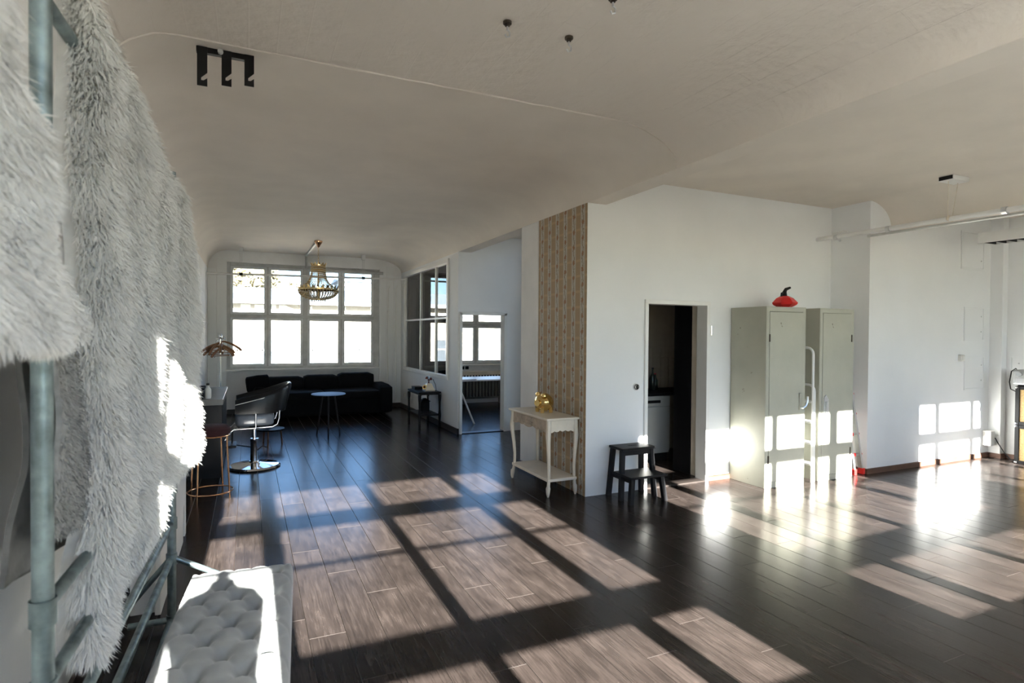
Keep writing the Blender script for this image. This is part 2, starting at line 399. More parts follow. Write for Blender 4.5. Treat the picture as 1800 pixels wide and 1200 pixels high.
# ---- walls
struct('wall_left', MB().box(-.95, XL, -.6, 12.8, -.2, 3.4), 'wall_rough', 'white plastered left wall behind the pipe rack', 'wall')
struct('wall_right', MB().box(9.15, 9.45, -.7, 4.19, -.2, 3.4), 'wall', 'white side wall behind the speaker cabinets', 'wall')
def wall_with_holes(mb, x0, x1, y0, y1, z0, z1, holes, axis):
    # holes: (a0,a1,z0,z1) along axis
    hs = sorted(holes); cur = x0 if axis == 'x' else y0; end = x1 if axis == 'x' else y1
    def bx(a, b, p, q):
        if b-a > 1e-4 and q-p > 1e-4:
            mb.box(a, b, y0, y1, p, q) if axis == 'x' else mb.box(x0, x1, a, b, p, q)
    for a0, a1, h0, h1 in hs:
        bx(cur, a0, z0, z1); bx(a0, a1, z0, h0); bx(a0, a1, h1, z1); cur = a1
    bx(cur, end, z0, z1); return mb
# window wall behind the viewpoint
cols0 = [(-.28, .095), (.24, 1.045), (1.145, 1.925), (2.07, 2.44)]
cols0[0] = (-.268, .095)
bays = [[(a, b) for a, b in cols0], [(a+3.94, b+3.94) for a, b in cols0], [(7.54, 7.84), (7.95, 8.60), (8.70, 8.945)]]
rows_b = [(.945, 1.255), (1.40, 2.215), (2.358, 2.706)]
struct('wall_back', wall_with_holes(MB(), -1, 11.2, YW-.14, YW+.08, -.2, 3.4, [(c[0][0]-.1, c[-1][1]+.1, .85, 2.80) for c in bays], 'x'), 'wall', 'white window wall behind the viewpoint', 'wall')
lab = ['left', 'middle', 'right']
for i, cs in enumerate(bays):
    wn = thing('window_%d' % (5+i), 'multi-pane window behind the viewpoint in the %s bay' % lab[i], 'window', (cs[0][0], YW, .9), kind='structure')
    fr = MB(); X0, X1 = cs[0][0]-.1, cs[-1][1]+.1
    xs = [X0]+[v for c in cs for v in c]+[X1]
    for a, b in zip(xs[0::2], xs[1::2]): fr.box(a, b, YW-.03, YW+.03, .85, 2.80)
    zs = [.85]+[v for r in rows_b for v in r]+[2.80]
    for a, b in cs:
        for p, q in zip(zs[0::2], zs[1::2]): fr.box(a, b, YW-.03, YW+.03, p, q)
    fr.build('frame', 'sash', wn)
    for a, b in cs:
        for p, q in rows_b: MB().box(a-.005, b+.005, YW-.003, YW+.003, p-.005, q+.005).build('pane', 'glass', wn)
    MB().tube([(X0-.2, YW+.16, 1.815), (X1+.2, YW+.16, 1.815)], .016, 8).build('rail', 'rail_steel', wn)
# far wall
wf = MB()
FW0, FW1 = -.37, 2.555      # niche of the big window
wf.box(-1, FW0, YF, YF+.4, -.2, 3.4); wf.box(FW1, XP+.12, YF, YF+.4, -.2, 3.4)
wf.box(FW0, FW1, YF, YF+.4, 2.945, 3.4); wf.box(FW0, FW1, YF+.07, YF+.4, -.2, .86)
OW = [(3.42, 4.03), (4.16, 4.72), (4.86, 5.42)]
wf.box(XP+.12, 3.28, YF, YF+.4, -.2, 3.4); wf.box(3.28, 5.6, YF+.07, YF+.4, -.2, .88); wf.box(3.28, 5.6, YF, YF+.4, 2.95, 3.4); wf.box(5.6, 7.2, YF, YF+.4, -.2, 3.4)
far = struct('wall_far', wf, 'wall_rough', 'far white wall with the large eight-pane window', 'wall')
for a, b in ((XL, -.545), (-.54, -.375), (2.56, 2.70), (2.705, 2.85), (2.855, XP)):
    MB().box(a+.004, b-.004, YF-.014, YF, .10, 2.80 if (a < -.6 or b > 2.9) else 3.02).build('board', 'wall', far, bevel=.004)
# partition with interior window
struct('wall_partition', wall_with_holes(MB(), XP, XP+.12, 8.74, YF, -.2, 2.92, [(9.14, 12.02, .87, 2.79)], 'y'), 'wall', 'white partition wall with interior glass window', 'wall')
struct('wall_office', wall_with_holes(MB(), XP+.0, 7.2, 8.621, 8.74, -.2, HC+.05, [(3.075, 3.82, -.2, 1.90)], 'x'), 'wall', 'white wall with the office doorway behind the pillar', 'wall')
struct('pillar', MB().box(XP-.012, 3.30, 5.86, 6.30, -.2, HB), 'wall_rough', 'white plastered pillar beside the patterned wallpaper', 'pillar', bevel=.015)
kw = MB()
wall_with_holes(kw, XP, 6.56, YD, YD+.13, -.2, HC+.05, [(3.745, 4.55, -.2, 1.925)], 'x')
struct('wall_kitchen', kw, 'wall', 'white wall with the kitchen doorway behind the lockers', 'wall')
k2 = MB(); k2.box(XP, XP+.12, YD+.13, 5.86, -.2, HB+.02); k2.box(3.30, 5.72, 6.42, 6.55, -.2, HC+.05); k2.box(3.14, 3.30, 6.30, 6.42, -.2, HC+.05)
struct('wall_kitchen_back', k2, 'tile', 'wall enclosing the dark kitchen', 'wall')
struct('wallpaper', MB().box(XP-.004, XP-.0005, YD+.004, 5.84, .0, HB-.003), 'wallpaper', 'beige striped floral wallpaper on the corner wall', 'wallpaper')
struct('wall_column', MB().box(6.54, 9.03, 4.33, 4.95, -.2, HC+.05), 'wall', 'broad white wall lit by window patches beside the ladder', 'wall')
struct('wall_pilaster', MB().box(9.03, 9.45, 4.19, 4.95, -.2, HC+.05), 'wall', 'narrow white pilaster in the right corner', 'wall')
c_end = MB(); wall_with_holes(c_end, 4.22, 4.34, 6.55, 8.62, -.2, HC+.05, [(6.65, 8.55, .12, 3.1)], 'y'); c_end.box(7.0, 7.2, 8.74, YF+.3, -.2, HC+.05); c_end.box(5.6, 5.72, YD+.13, 6.42, -.2, HC+.05)
struct('wall_corridor', c_end, 'wall', 'end wall of the passage beyond the pillar', 'wall')
wn = thing('window_4', 'unseen window added at the end of the passage to light it', 'window', (4.28, 7.6, .12), kind='structure')  # added out of view so daylight reaches the passage wall
f4 = MB()
for a, b in ((6.65, 6.71), (7.57, 7.63), (8.49, 8.55)): f4.box(4.25, 4.30, a, b, .12, 3.1)
for a, b in ((6.71, 7.57), (7.63, 8.49)): f4.box(4.25, 4.30, a, b, .12, .18); f4.box(4.25, 4.30, a, b, 3.04, 3.1)
f4.build('frame', 'sash', wn)
for a, b in ((6.71, 7.57), (7.63, 8.49)): MB().box(4.272, 4.278, a, b, .18, 3.04).build('pane', 'glass', wn)

# baseboards
struct('baseboard_left', MB().box(XL, XL+.018, -.3, YF, 0, .09), 'baseboard', 'dark baseboard along the left wall', 'baseboard')
struct('baseboard_far', MB().box(XL, FW0, YF-.032, YF-.014, 0, .09).box(FW1, XP, YF-.032, YF-.014, 0, .09).box(FW0, FW1, YF+.052, YF+.07, 0, .09), 'baseboard', 'dark baseboard under the far window', 'baseboard')
struct('baseboard_partition', MB().box(XP-.018, XP, 8.62, YF-.03, 0, .09).box(XP-.018, 3.035, 8.602, 8.62, 0, .09), 'baseboard', 'dark baseboard along the glass partition', 'baseboard')
struct('baseboard_pillar', MB().box(XP-.03, XP-.012, 5.86, 6.318, 0, .07).box(XP-.03, 3.3, 6.30, 6.318, 0, .07), 'baseboard', 'dark baseboard around the pillar', 'baseboard')
struct('baseboard_kitchen', MB().box(4.60, 6.54, YD-.015, YD, 0, .055), 'brown_base', 'brown baseboard right of the kitchen doorway', 'baseboard')
struct('baseboard_right', MB().box(6.525, 9.015, 4.315, 4.33, 0, .06).box(6.525, 6.54, 4.33, YD-.015, 0, .06).box(9.015, 9.03, 4.19, 4.33, 0, .06).box(9.135, 9.15, -.3, 4.175, 0, .06).box(9.015, 9.15, 4.175, 4.19, 0, .06), 'brown_base', 'worn brown baseboard below the sunlit right wall', 'baseboard')
# ---- doors
d1 = thing('door_1', 'white frame of the office doorway in the passage', 'doorway', (3.45, 8.6, 0), kind='structure')
MB().box(3.04, 3.085, 8.595, 8.75, 0, 1.93).build('jamb', 'paint', d1, bevel=.004)
MB().box(3.81, 3.86, 8.595, 8.75, 0, 1.93).build('jamb', 'paint', d1, bevel=.004)
MB().box(3.04, 3.86, 8.595, 8.75, 1.895, 1.945).build('head', 'paint', d1, bevel=.004)
MB().box(3.085, 3.81, 8.60, 8.74, -.005, .012).build('threshold', 'baseboard', d1)
d2 = thing('door_2', 'white frame of the kitchen doorway', 'doorway', (4.15, YD, 0), kind='structure')
MB().box(3.715, 3.755, YD-.022, YD+.14, 0, 1.935).build('jamb', 'paint', d2, bevel=.004)
MB().box(4.54, 4.585, YD-.022, YD+.14, 0, 1.935).build('jamb', 'paint', d2, bevel=.004)
MB().box(3.715, 4.585, YD-.022, YD+.14, 1.92, 1.965).build('head', 'paint', d2, bevel=.004)
MB().box(3.755, 4.54, YD-.01, YD+.13, -.005, .010).build('threshold', 'chamfer', d2)
h = MB(); h.cyl((4.592, YD-.03, 1.60), (4.592, YD-.03, 1.70), .007, 8); h.cyl((4.592, YD-.03, .35), (4.592, YD-.03, .45), .007, 8); h.build('hinge', 'chrome', d2)
# kitchen left/right inner walls: dark sliding panel and pale return
struct('door_3', MB().box(4.62, 4.66, YD+.31, YD+.60, 0, 2.05), 'black_matte', 'black door standing open inside the kitchen', 'door')
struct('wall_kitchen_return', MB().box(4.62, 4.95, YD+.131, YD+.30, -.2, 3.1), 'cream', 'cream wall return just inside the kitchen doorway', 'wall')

# ---- window 1 (far), sashes and panes
def sash(parent, x0, x1, z0, z1, y, t, material='sash', axis='x'):
    f = MB()
    def bx(a, b, p, q):
        f.box(a, b, y-.022, y+.022, p, q) if axis == 'x' else f.box(y-.022, y+.022, a, b, p, q)
    bx(x0, x0+t, z0, z1); bx(x1-t, x1, z0, z1); bx(x0+t, x1-t, z0, z0+t); bx(x0+t, x1-t, z1-t, z1)
    s_ = f.build('sash', material, parent, bevel=.004)
    g = MB()
    g.box(x0+t-.004, x1-t+.004, y-.003, y+.003, z0+t-.004, z1-t+.004) if axis == 'x' else g.box(y-.003, y+.003, x0+t-.004, x1-t+.004, z0+t-.004, z1-t+.004)
    g.build('pane', 'glass', s_); return s_
w1 = thing('window_1', 'large eight-pane white window behind the black sofa', 'window', (1.08, YF+.1, .86), kind='structure')
pc = [(-.262, .289), (.423, .970), (1.154, 1.708), (1.844, 2.390)]; pr = [(.97, 1.83), (1.99, 2.835)]
yw = YF+.11
f = MB()
f.box(FW0, -.31, yw-.05, yw+.06, .86, 2.945); f.box(2.44, FW1, yw-.05, yw+.06, .86, 2.945)
f.box(-.31, 2.44, yw-.05, yw+.06, 2.885, 2.945); f.box(-.31, 2.44, yw-.05, yw+.06, .86, .92)
f.box(1.02, 1.105, yw-.05, yw+.06, .92, 2.885)
f.box(.339, .373, yw-.03, yw+.05, .92, 2.885); f.box(1.758, 1.794, yw-.03, yw+.05, .92, 2.885)
f.build('frame', 'old_frame', w1, bevel=.006)
f = MB(); f.box(-.31, 2.44, yw-.06, yw+.05, 1.88, 1.94); f.build('transom', 'old_frame', w1, bevel=.006)
for a, b in pc:
    for p, q in pr: sash(w1, a-.05, b+.05, p-.05, q+.05, yw-.01, .05)
MB().box(FW0-.03, FW1+.03, YF-.07, YF+.10, .845, .872).build('sill', 'paint', w1, bevel=.005)
hd = MB()
for x in (.31, .405, .99, 1.135, 1.73, 1.82):
    for z in (1.15, 1.65, 2.10, 2.45): hd.cyl((x, yw-.04, z-.025), (x, yw-.04, z+.025), .008, 6)
hd.build('hinges', 'old_frame', w1)
tag(MB().tube([(1.2, YF-.02, 2.875), (2.62, YF-.02, 2.865)], .03, 10).build('blind_roller', 'old_frame', None, smooth=SM), 'grey rolled blind tube above the right half of far window', 'blind')
# ---- window 2 (interior partition)
w2 = thing('window_2', 'white six-pane interior window in the partition', 'window', (XP+.05, 10.5, .87), kind='structure')
f = MB(); X0, X1 = XP-.025, XP+.10
f.box(X0, X1, 9.08, 9.16, .82, 2.84); f.box(X0, X1, 12.0, 12.07, .82, 2.84); f.box(X0, X1, 9.16, 12.0, .82, .89); f.box(X0, X1, 9.16, 12.0, 2.77, 2.84)
f.build('frame', 'paint', w2, bevel=.005)
for y in (9.88, 10.87): MB().box(XP+.01, XP+.06, y-.022, y+.022, .89, 2.77).build('mullion', 'paint', w2)
MB().box(XP+.012, XP+.058, 9.16, 12.0, 1.845, 1.875).build('glazing_bar', 'paint', w2)
for a, b in ((9.16, 9.86), (9.90, 10.85), (10.89, 12.0)):
    for p, q in ((.89, 1.845), (1.875, 2.77)): MB().box(XP+.03, XP+.036, a, b, p, q).build('pane', 'glass', w2)
# ---- window 3 (office)
w3 = thing('window_3', 'white office window seen through the doorway', 'window', (4.4, YF+.1, .88), kind='structure')
f = MB(); f.box(3.28, 3.36, yw-.05, yw+.06, .88, 2.95); f.box(5.48, 5.6, yw-.05, yw+.06, .88, 2.95); f.box(3.36, 5.48, yw-.05, yw+.06, 2.89, 2.95); f.box(3.36, 5.48, yw-.05, yw+.06, .88, .93)
f.box(3.36, 5.48, yw-.06, yw+.05, 1.76, 1.83)
for x in (4.095, 4.79): f.box(x-.03, x+.03, yw-.05, yw+.05, .93, 2.89)
f.build('frame', 'old_frame', w3, bevel=.006)
for a, b in OW:
    for p, q in ((.98, 1.72), (1.88, 2.84)): sash(w3, a-.055, b+.055, p-.055, q+.055, yw-.01, .055)
MB().box(3.2, 5.65, YF-.05, YF+.09, .865, .89).build('sill', 'paint', w3, bevel=.004)

# ================================================================== OUTDOORS
struct('ground', MB().box(-80, 120, 14, 160, -9.2, -9), 'asphalt', 'courtyard ground outside the windows', 'ground')
def building(name, label, x0, x1, y0, depth, ztop, win_x, rows, roof_h, material='facade', over=.5, winw=1.15):
    t = thing(name, label, 'building', ((x0+x1)/2, y0, -9))
    MB().box(x0, x1, y0, y0+depth, -9, ztop).build('wall', material, t)
    MB().prism([(y0-over, ztop), (y0+depth+over, ztop), (y0+depth/2, ztop+roof_h)], 'x', x0-.4, x1+.4).build('roof', 'slate', t)
    MB().box(x0-.4, x1+.4, y0-over-.12, y0-over+.05, ztop-.12, ztop+.06).build('gutter', 'facade_frame', t)
    MB().box(x0, x1, y0-.12, y0, ztop-.55, ztop-.40).build('cornice', 'facade_frame', t)
    for z0, z1 in rows:
        for xc in win_x:
            f = MB(); a, b = xc-winw/2, xc+winw/2
            f.box(a-.08, b+.08, y0-.06, y0, z0-.08, z0); f.box(a-.08, b+.08, y0-.06, y0, z1, z1+.08)
            f.box(a-.08, a, y0-.06, y0, z0, z1); f.box(b, b+.08, y0-.06, y0, z0, z1)
            f.box(xc-.04, xc+.04, y0-.05, y0, z0, z1); f.box(a, b, y0-.05, y0, z1-.55, z1-.47)
            wdw = f.build('window', 'facade_frame', t); MB().box(a, b, y0-.02, y0-.005, z0, z1).build('pane', 'facade_glass', wdw)
            MB().box(a-.15, b+.15, y0-.14, y0, z0-.16, z0-.08).build('window_sill', 'facade_frame', t)
    return t
building('apartment_building', 'pale long building with grey roof outside the far window', -9, 34, 31, 9, 3.1, [-6.4+2.35*i for i in range(17)], [(-7.6, -5.9), (-4.4, -2.6), (-.7, 1.2)], 1.0)
building('tower_building', 'blue-grey block rising behind the pale building', 7.6, 12.2, 52, 6, 6.2, [8.8, 10.0, 11.2], [(-.5, 1)], .3, 'slate', .1, .7)
def tree(label, x, y, ztop, r, m, n=2600):
    t = thing('tree', label, 'tree', (x, y, -9), group='trees behind the pale building')
    mb = MB(); mb.tube([(x, y, -9), (x+.1, y, -3), (x-.1, y, ztop-r)], [.3, .22, .1], 8)
    for i in range(7):
        a = i*2.4; mb.tube([(x, y, ztop-2*r+i*.15), (x+math.cos(a)*r*.7, y+math.sin(a)*r*.7, ztop-r*.9+.2*i)], [.08, .02], 5)
    mb.build('trunk', 'bark', t)
    c = rng.normal(size=(n, 3)); c /= np.linalg.norm(c, axis=1)[:, None]; c *= (rng.random(n)**.4)[:, None]*np.array([r, r, r*1.05]); c[:, 2] += ztop-r
    c[:, 0] += x; c[:, 1] += y
    fv = MB()
    for p in c:
        d1_ = rng.normal(size=3)*.13; d2_ = rng.normal(size=3)*.13
        fv.add([p-d1_, p+d2_, p+d1_, p-d2_], [(0, 1, 2, 3)])
    tag(fv.build('foliage', m, t), kind='stuff')
tree('golden leafy tree above the roof at left of far window', .2, 46, 6.9, 2.2, 'leaf_gold')
tree('green leafy tree above the roof at the left edge of far window', -4.6, 43.5, 6.4, 2.2, 'leaf_green')
tree('small yellowing tree above the roof beside the chandelier', 3.4, 50, 5.7, 1.7, 'leaf_gold', 1600)
#--OBJECTS--
# ================================================================== FOREGROUND RACK
RA, RB = (-.43, 1.65), (-.372, 3.56)
rk = thing('pipe_rack', 'galvanised steel pipe rack hung with white fur hides', 'rack', (-.40, 2.6, 0))
MB().cyl((RA[0], RA[1], .02), (RA[0], RA[1], 2.62), .0215, 18).build('post', 'galv', rk, smooth=SM)
MB().cyl((RB[0], RB[1], .02), (RB[0], RB[1], 2.45), .0215, 18).build('post', 'galv', rk, smooth=SM)
for z in (.045, .375, .567, .76, .95, 2.37):
    MB().cyl((RA[0]-.004, RA[1], z), (RB[0]-.004, RB[1], z), .0165, 12).build('rail', 'galv', rk, smooth=SM)
for (x, y) in (RA, RB):
    MB().tube([(x-.20, y, .045), (x, y, .045), (x+.12, y, .045)], .0165, 12).build('foot_bar', 'galv', rk, smooth=SM)
    MB().tube([(x, y, .385), (x+.26, y-.01, .24)], .015, 12).build('brace', 'galv', rk, smooth=SM)
    MB().tube([(x, y, .385), (x-.2, y+.02, .14)], .015, 12).build('brace', 'galv', rk, smooth=SM)
    for z in (.045, .375, .567, .76, .95):
        MB().cyl((x, y, z-.03), (x, y, z+.03), .027, 16).build('clamp', 'galv', rk, smooth=SM)

def hide(name, label, outline, P0, P1, nstr, length, bulge, seed, thick=.035, skin='fur_skin', fur='fur', group=None, edge_back=.05, nr=46, nc=34, fold=1.0, tipw=.0021):
    r_ = np.random.default_rng(seed)
    pts = list(outline)      # outline in metres: along the rack from P0, and height
    zs = [p[1] for p in pts]; z0, z1 = min(zs)+.004, max(zs)-.004
    L_ = math.hypot(P1[0]-P0[0], P1[1]-P0[1]); ux, uy = (P1[0]-P0[0])/L_, (P1[1]-P0[1])/L_; nx, ny = uy, -ux   # normal towards +x
    def span(z):
        xs = []
        for (a, b), (c, d) in zip(pts, pts[1:]+pts[:1]):
            if (b-z)*(d-z) < 0: xs.append(a+(c-a)*(z-b)/(d-b))
        return (min(xs), max(xs)) if len(xs) >= 2 else (0, 0)
    ph = r_.random(6)*6.28
    def off(s, z, u):
        e = min(1, min(u, 1-u)/.12); e = math.sqrt(max(0, 1-(1-e)**2)); ez = min(1, (z1-z)/.10); ez = math.sqrt(max(0, 1-(1-ez)**2))
        k = bulge*(.55+.45*math.sin(9*s+ph[0]+1.2*math.sin(3*z+ph[1]))*fold)+.018*fold*math.sin(23*s+ph[2]+2*z)+.012*math.sin(11*z+7*s+ph[3])
        return k-edge_back*(1-e)-.09*(1-ez)-.12*max(0, 1.02-z)*(1 if z1 > 1.6 else 0)
    F = np.zeros((nr+1, nc+1, 3)); B = np.zeros_like(F)
    for i in range(nr+1):
        z = z1+(z0-z1)*i/nr; a, b = span(z)
        for j in range(nc+1):
            u = j/nc; s = a+(b-a)*u; o = off(s, z, u)
            F[i, j] = (P0[0]+ux*s+nx*o, P0[1]+uy*s+ny*o, z); B[i, j] = (P0[0]+ux*s+nx*(o-thick), P0[1]+uy*s+ny*(o-thick), z)
    mb = MB(); n = nc+1; V = np.concatenate([F.reshape(-1, 3), B.reshape(-1, 3)]); N1 = (nr+1)*n; fs = []
    for i in range(nr):
        for j in range(nc):
            q = (i*n+j, i*n+j+1, (i+1)*n+j+1, (i+1)*n+j); fs.append(q); fs.append(tuple(N1+k for k in q[::-1]))
    for j in range(nc):
        fs.append((j, N1+j, N1+j+1, j+1)); fs.append((nr*n+j, nr*n+j+1, N1+nr*n+j+1, N1+nr*n+j))
    for i in range(nr):
        fs.append((i*n, (i+1)*n, N1+(i+1)*n, N1+i*n)); fs.append((i*n+nc, N1+i*n+nc, N1+(i+1)*n+nc, (i+1)*n+nc))
    c = V.mean(0)
    t = thing(name, label, 'fur hide', (float(c[0]), float(c[1]), float(z0)), group)
    mb.add(V.tolist(), fs); mb.build('skin', skin, t, smooth=1.2)
    if nstr:
        # sample the front surface uniformly by area
        A = np.zeros((nr, nc))
        for i in range(nr):
            A[i] = np.linalg.norm(np.cross(F[i, 1:]-F[i, :-1], F[i+1, :-1]-F[i, :-1]), axis=1)
        p = A.ravel()/A.sum(); idx = r_.choice(nr*nc, nstr, p=p); I = idx//nc; J = idx % nc; a = r_.random(nstr)[:, None]; b = r_.random(nstr)[:, None]
        f00, f01, f10, f11 = F[I, J], F[I, J+1], F[I+1, J], F[I+1, J+1]
        root = (f00*(1-a)+f01*a)*(1-b)+(f10*(1-a)+f11*a)*b
        nrm = np.cross(f10-f00, f01-f00); nl = np.linalg.norm(nrm, axis=1)[:, None]; nrm = nrm/np.maximum(nl, 1e-9)
        sgn = np.sign(nrm @ np.array([nx, ny, 0]))[:, None]; nrm *= sgn
        U = (J+a[:, 0])/nc; Vv = (I+b[:, 0])/nr
        side = np.where(U < .1, -(1-U/.1), np.where(U > .9, (U-.9)/.1, 0))[:, None]*np.array([ux, uy, 0]); down = np.array([0, 0, -1.0])
        topf = np.clip((.05-Vv)/.05, 0, 1)[:, None]*np.array([0, 0, 1.3])
        # clumped flow: low-frequency swirl of the pile
        fx = np.sin(root[:, 1]*31+root[:, 2]*17+ph[4])+np.sin(root[:, 2]*43-root[:, 1]*19+ph[5])
        fz = np.sin(root[:, 1]*47-root[:, 2]*29+ph[1])
        flow = fx[:, None]*.30*np.array([ux, uy, 0])+fz[:, None]*.22*np.array([0, 0, 1])
        d = nrm*.75+down*.62+side*.9+topf+flow+r_.normal(size=(nstr, 3))*.22
        d /= np.linalg.norm(d, axis=1)[:, None]
        ln = length*(.65+.6*r_.random(nstr))[:, None]
        sd_ = np.cross(d, r_.normal(size=(nstr, 3))); sd_ /= np.linalg.norm(sd_, axis=1)[:, None]
        mid = root+d*ln*.55+down*ln*.05; tip = root+d*ln*.95+down*ln*.30+r_.normal(size=(nstr, 3))*ln*.10
        wd = tipw
        P = np.stack([root-sd_*wd, root+sd_*wd, mid-sd_*wd*.8, mid+sd_*wd*.8, tip], 1).reshape(-1, 3)-np.array(t.location)
        k = np.arange(nstr)*5
        tri = np.stack([k, k+1, k+3, k, k+3, k+2, k+2, k+3, k+4], 1).ravel()
        me = bpy.data.meshes.new('pile'); me.vertices.add(len(P)); me.vertices.foreach_set('co', P.ravel())
        nt_ = nstr*3; me.loops.add(nt_*3); me.loops.foreach_set('vertex_index', tri)
        me.polygons.add(nt_); me.polygons.foreach_set('loop_start', np.arange(nt_)*3); me.polygons.foreach_set('loop_total', np.full(nt_, 3))
        me.materials.append(MATS[fur]); me.update(); me.validate()
        o = bpy.data.objects.new('pile', me); COL.objects.link(o); o.parent = t; o['kind'] = 'stuff'
    return t
B_out = [(0.393, 2.572), (0.435, 2.474), (0.612, 2.44), (0.811, 2.369), (1.115, 2.292), (1.375, 2.182), (1.507, 1.967), (1.59, 1.713), (1.632, 1.417), (1.632, 1.037), (1.372, 1.073), (1.219, 1.08), (1.141, 1.02), (0.998, 0.928), (0.884, 0.881), (0.803, 0.793), (0.718, 0.733), (0.63, 0.684), (0.584, 0.654), (0.558, 0.634), (0.541, 0.649), (0.533, 0.731), (0.526, 0.986), (0.503, 1.241), (0.481, 1.537), (0.453, 1.886), (0.433, 2.194), (0.413, 2.401)]
hide('fur_hide', 'large white long-haired fur hide draped over the whole pipe rack', B_out, (-.465, 1.50), (-.268, 2.86), 170000, .046, .02, 3, group='white fur hides on the pipe rack')
A_out = [(0.052, 2.156), (0.196, 2.247), (0.213, 2.138), (0.221, 2.059), (0.25, 2.014), (0.302, 1.964), (0.365, 1.899), (0.45, 1.807), (0.548, 1.724), (0.644, 1.627), (0.682, 1.604), (0.499, 1.593), (0.25, 1.59), (0.149, 1.604), (0.125, 1.634), (0.123, 1.796), (0.13, 2.01), (0.068, 2.063)]
hide('fur_hide', 'nearest white fur hide hanging over the upper end of the front post', A_out, (-.375, 1.0), (-.375, 1.6), 80000, .042, .012, 5, group='white fur hides on the pipe rack', thick=.03, nr=36, nc=24)
S_out = [(0.035, 1.628), (0.394, 1.636), (0.395, 1.044), (0.223, 1.058), (0.075, 1.073), (0.048, 1.152), (0.041, 1.35)]
hide('hide_reverse', 'grey suede reverse of a hide between the front post and the fur', S_out, (-.425, 1.70), (-.425, 2.2), 5000, .012, .006, 9, thick=.012, skin='suede', fur='suede', edge_back=.01, nr=24, nc=10, fold=.3, tipw=.0015)
S2 = [(-0.034, 1.63), (0.603, 1.643), (0.596, 0.937), (0.177, 0.927), (-0.191, 0.981), (-0.105, 1.052), (-0.045, 1.236)]
hide('hide_reverse', 'dark grey suede hide edge hanging lowest behind the front post', S2, (-.52, 1.9), (-.50, 2.6), 0, .012, .008, 11, thick=.014, skin='suede_dark', edge_back=.0, nr=24, nc=12, fold=.5)
# bench ------------------------------------------------------------
bt = thing('tufted_bench', 'long grey velvet bench with button tufting beside the rack', 'bench', (-.01, 2.2, 0))
ROT = Matrix.Translation((-.02, 3.10, 0)) @ Matrix.Rotation(math.radians(-4.5), 4, 'Z')
BWd, BLn = .45, 1.55
btn = []
for i in range(13):
    yy = -.085-.122*i
    for xx in ((-.15, 0, .15) if i % 2 == 0 else (-.075, .075)): btn.append((xx, yy))
BA = np.array(btn)
rows = []
NX, NY = 60, 190
for i in range(NY+1):
    row = []
    for j in range(NX+1):
        u = -BWd/2+BWd*j/NX; v = -BLn*i/NY
        d2 = (BA[:, 0]-u)**2+(BA[:, 1]-v)**2; dm = math.sqrt(d2.min())
        # diagonal pleats between neighbouring buttons
        p1 = abs(((u/.075+(v+.085)/.122) % 2)-1); p2 = abs(((u/.075-(v+.085)/.122) % 2)-1)
        pleat = .012*(math.exp(-((1-p1)/.16)**2)+math.exp(-((1-p2)/.16)**2))
        z = .455-.040*math.exp(-(dm/.026)**2)-.012*math.exp(-(dm/.065)**2)-pleat*.55
        e = min(BWd/2-abs(u), -v, BLn+v); z -= .035*(1-min(1, math.sqrt(max(0, 1-(1-min(1, e/.05))**2))))
        row.append((u, v, z))
    rows.append(row)
c = MB().surf(rows)
rim = []
ring = [(rows[0][j]) for j in range(NX+1)]+[rows[i][NX] for i in range(1, NY+1)]+[rows[NY][j] for j in range(NX-1, -1, -1)]+[rows[i][0] for i in range(NY-1, 0, -1)]
sk = [ring]+[[(x*(1+.015*b_), y-.005*b_ if y < -.7 else y+.005*b_, zz) for (x, y, z) in ring] for zz, b_ in ((.40, 1), (.34, 1.4), (.30, 1.0))]
c.surf(sk, closed=True); c.xform(ROT).build('cushion', 'velvet', bt, smooth=1.0)
MB().box(-BWd/2+.005, BWd/2-.005, -BLn+.005, -.005, .07, .31).xform(ROT).build('base', 'velvet', bt, bevel=.012)
for (xx, yy) in ((-.19, -.05), (.19, -.05), (-.19, -BLn+.05), (.19, -BLn+.05)): MB().cyl((xx, yy, 0), (xx, yy, .075), .014, 10, .022).xform(ROT).build('leg', 'black', bt)
b0 = None
for (xx, yy) in btn:
    if b0 is None:
        q = ROT @ Vector((xx, yy, .414)); b0 = MB().ball((0, 0, 0), (.011, .011, .006), 10, 5); b0.v = [tuple(Vector(v)+Vector(bt.location)) for v in b0.v]
        o = b0.build('button', 'velvet', bt, smooth=3); b0 = o
    else:
        q = ROT @ Vector((xx, yy, .414)); o = b0.copy(); COL.objects.link(o)
    o.location = q-bt.location
# white board behind the rack
wb = thing('white_board', 'tall white board standing behind the far post of the rack', 'board', (-.46, 4.5, 0))
pl = [(3.75, .0), (5.02, .0)]+[(5.02, .0), (5.02, .02)]
poly = [(3.75, 0), (4.98, 0)]+[(4.98+.0, .18), (5.0, .24), (5.05, .27), (5.10, .24), (5.12, .18), (5.12, 0), (5.2, 0), (5.2, 1.15), (3.75, 1.15)]
MB().prism(poly, 'x', -.475, -.445).build('panel', 'paint', wb, bevel=.004)
for y in (3.8, 5.12): MB().box(-.60, -.475, y, y+.06, 0, .9).build('support', 'paint', wb)

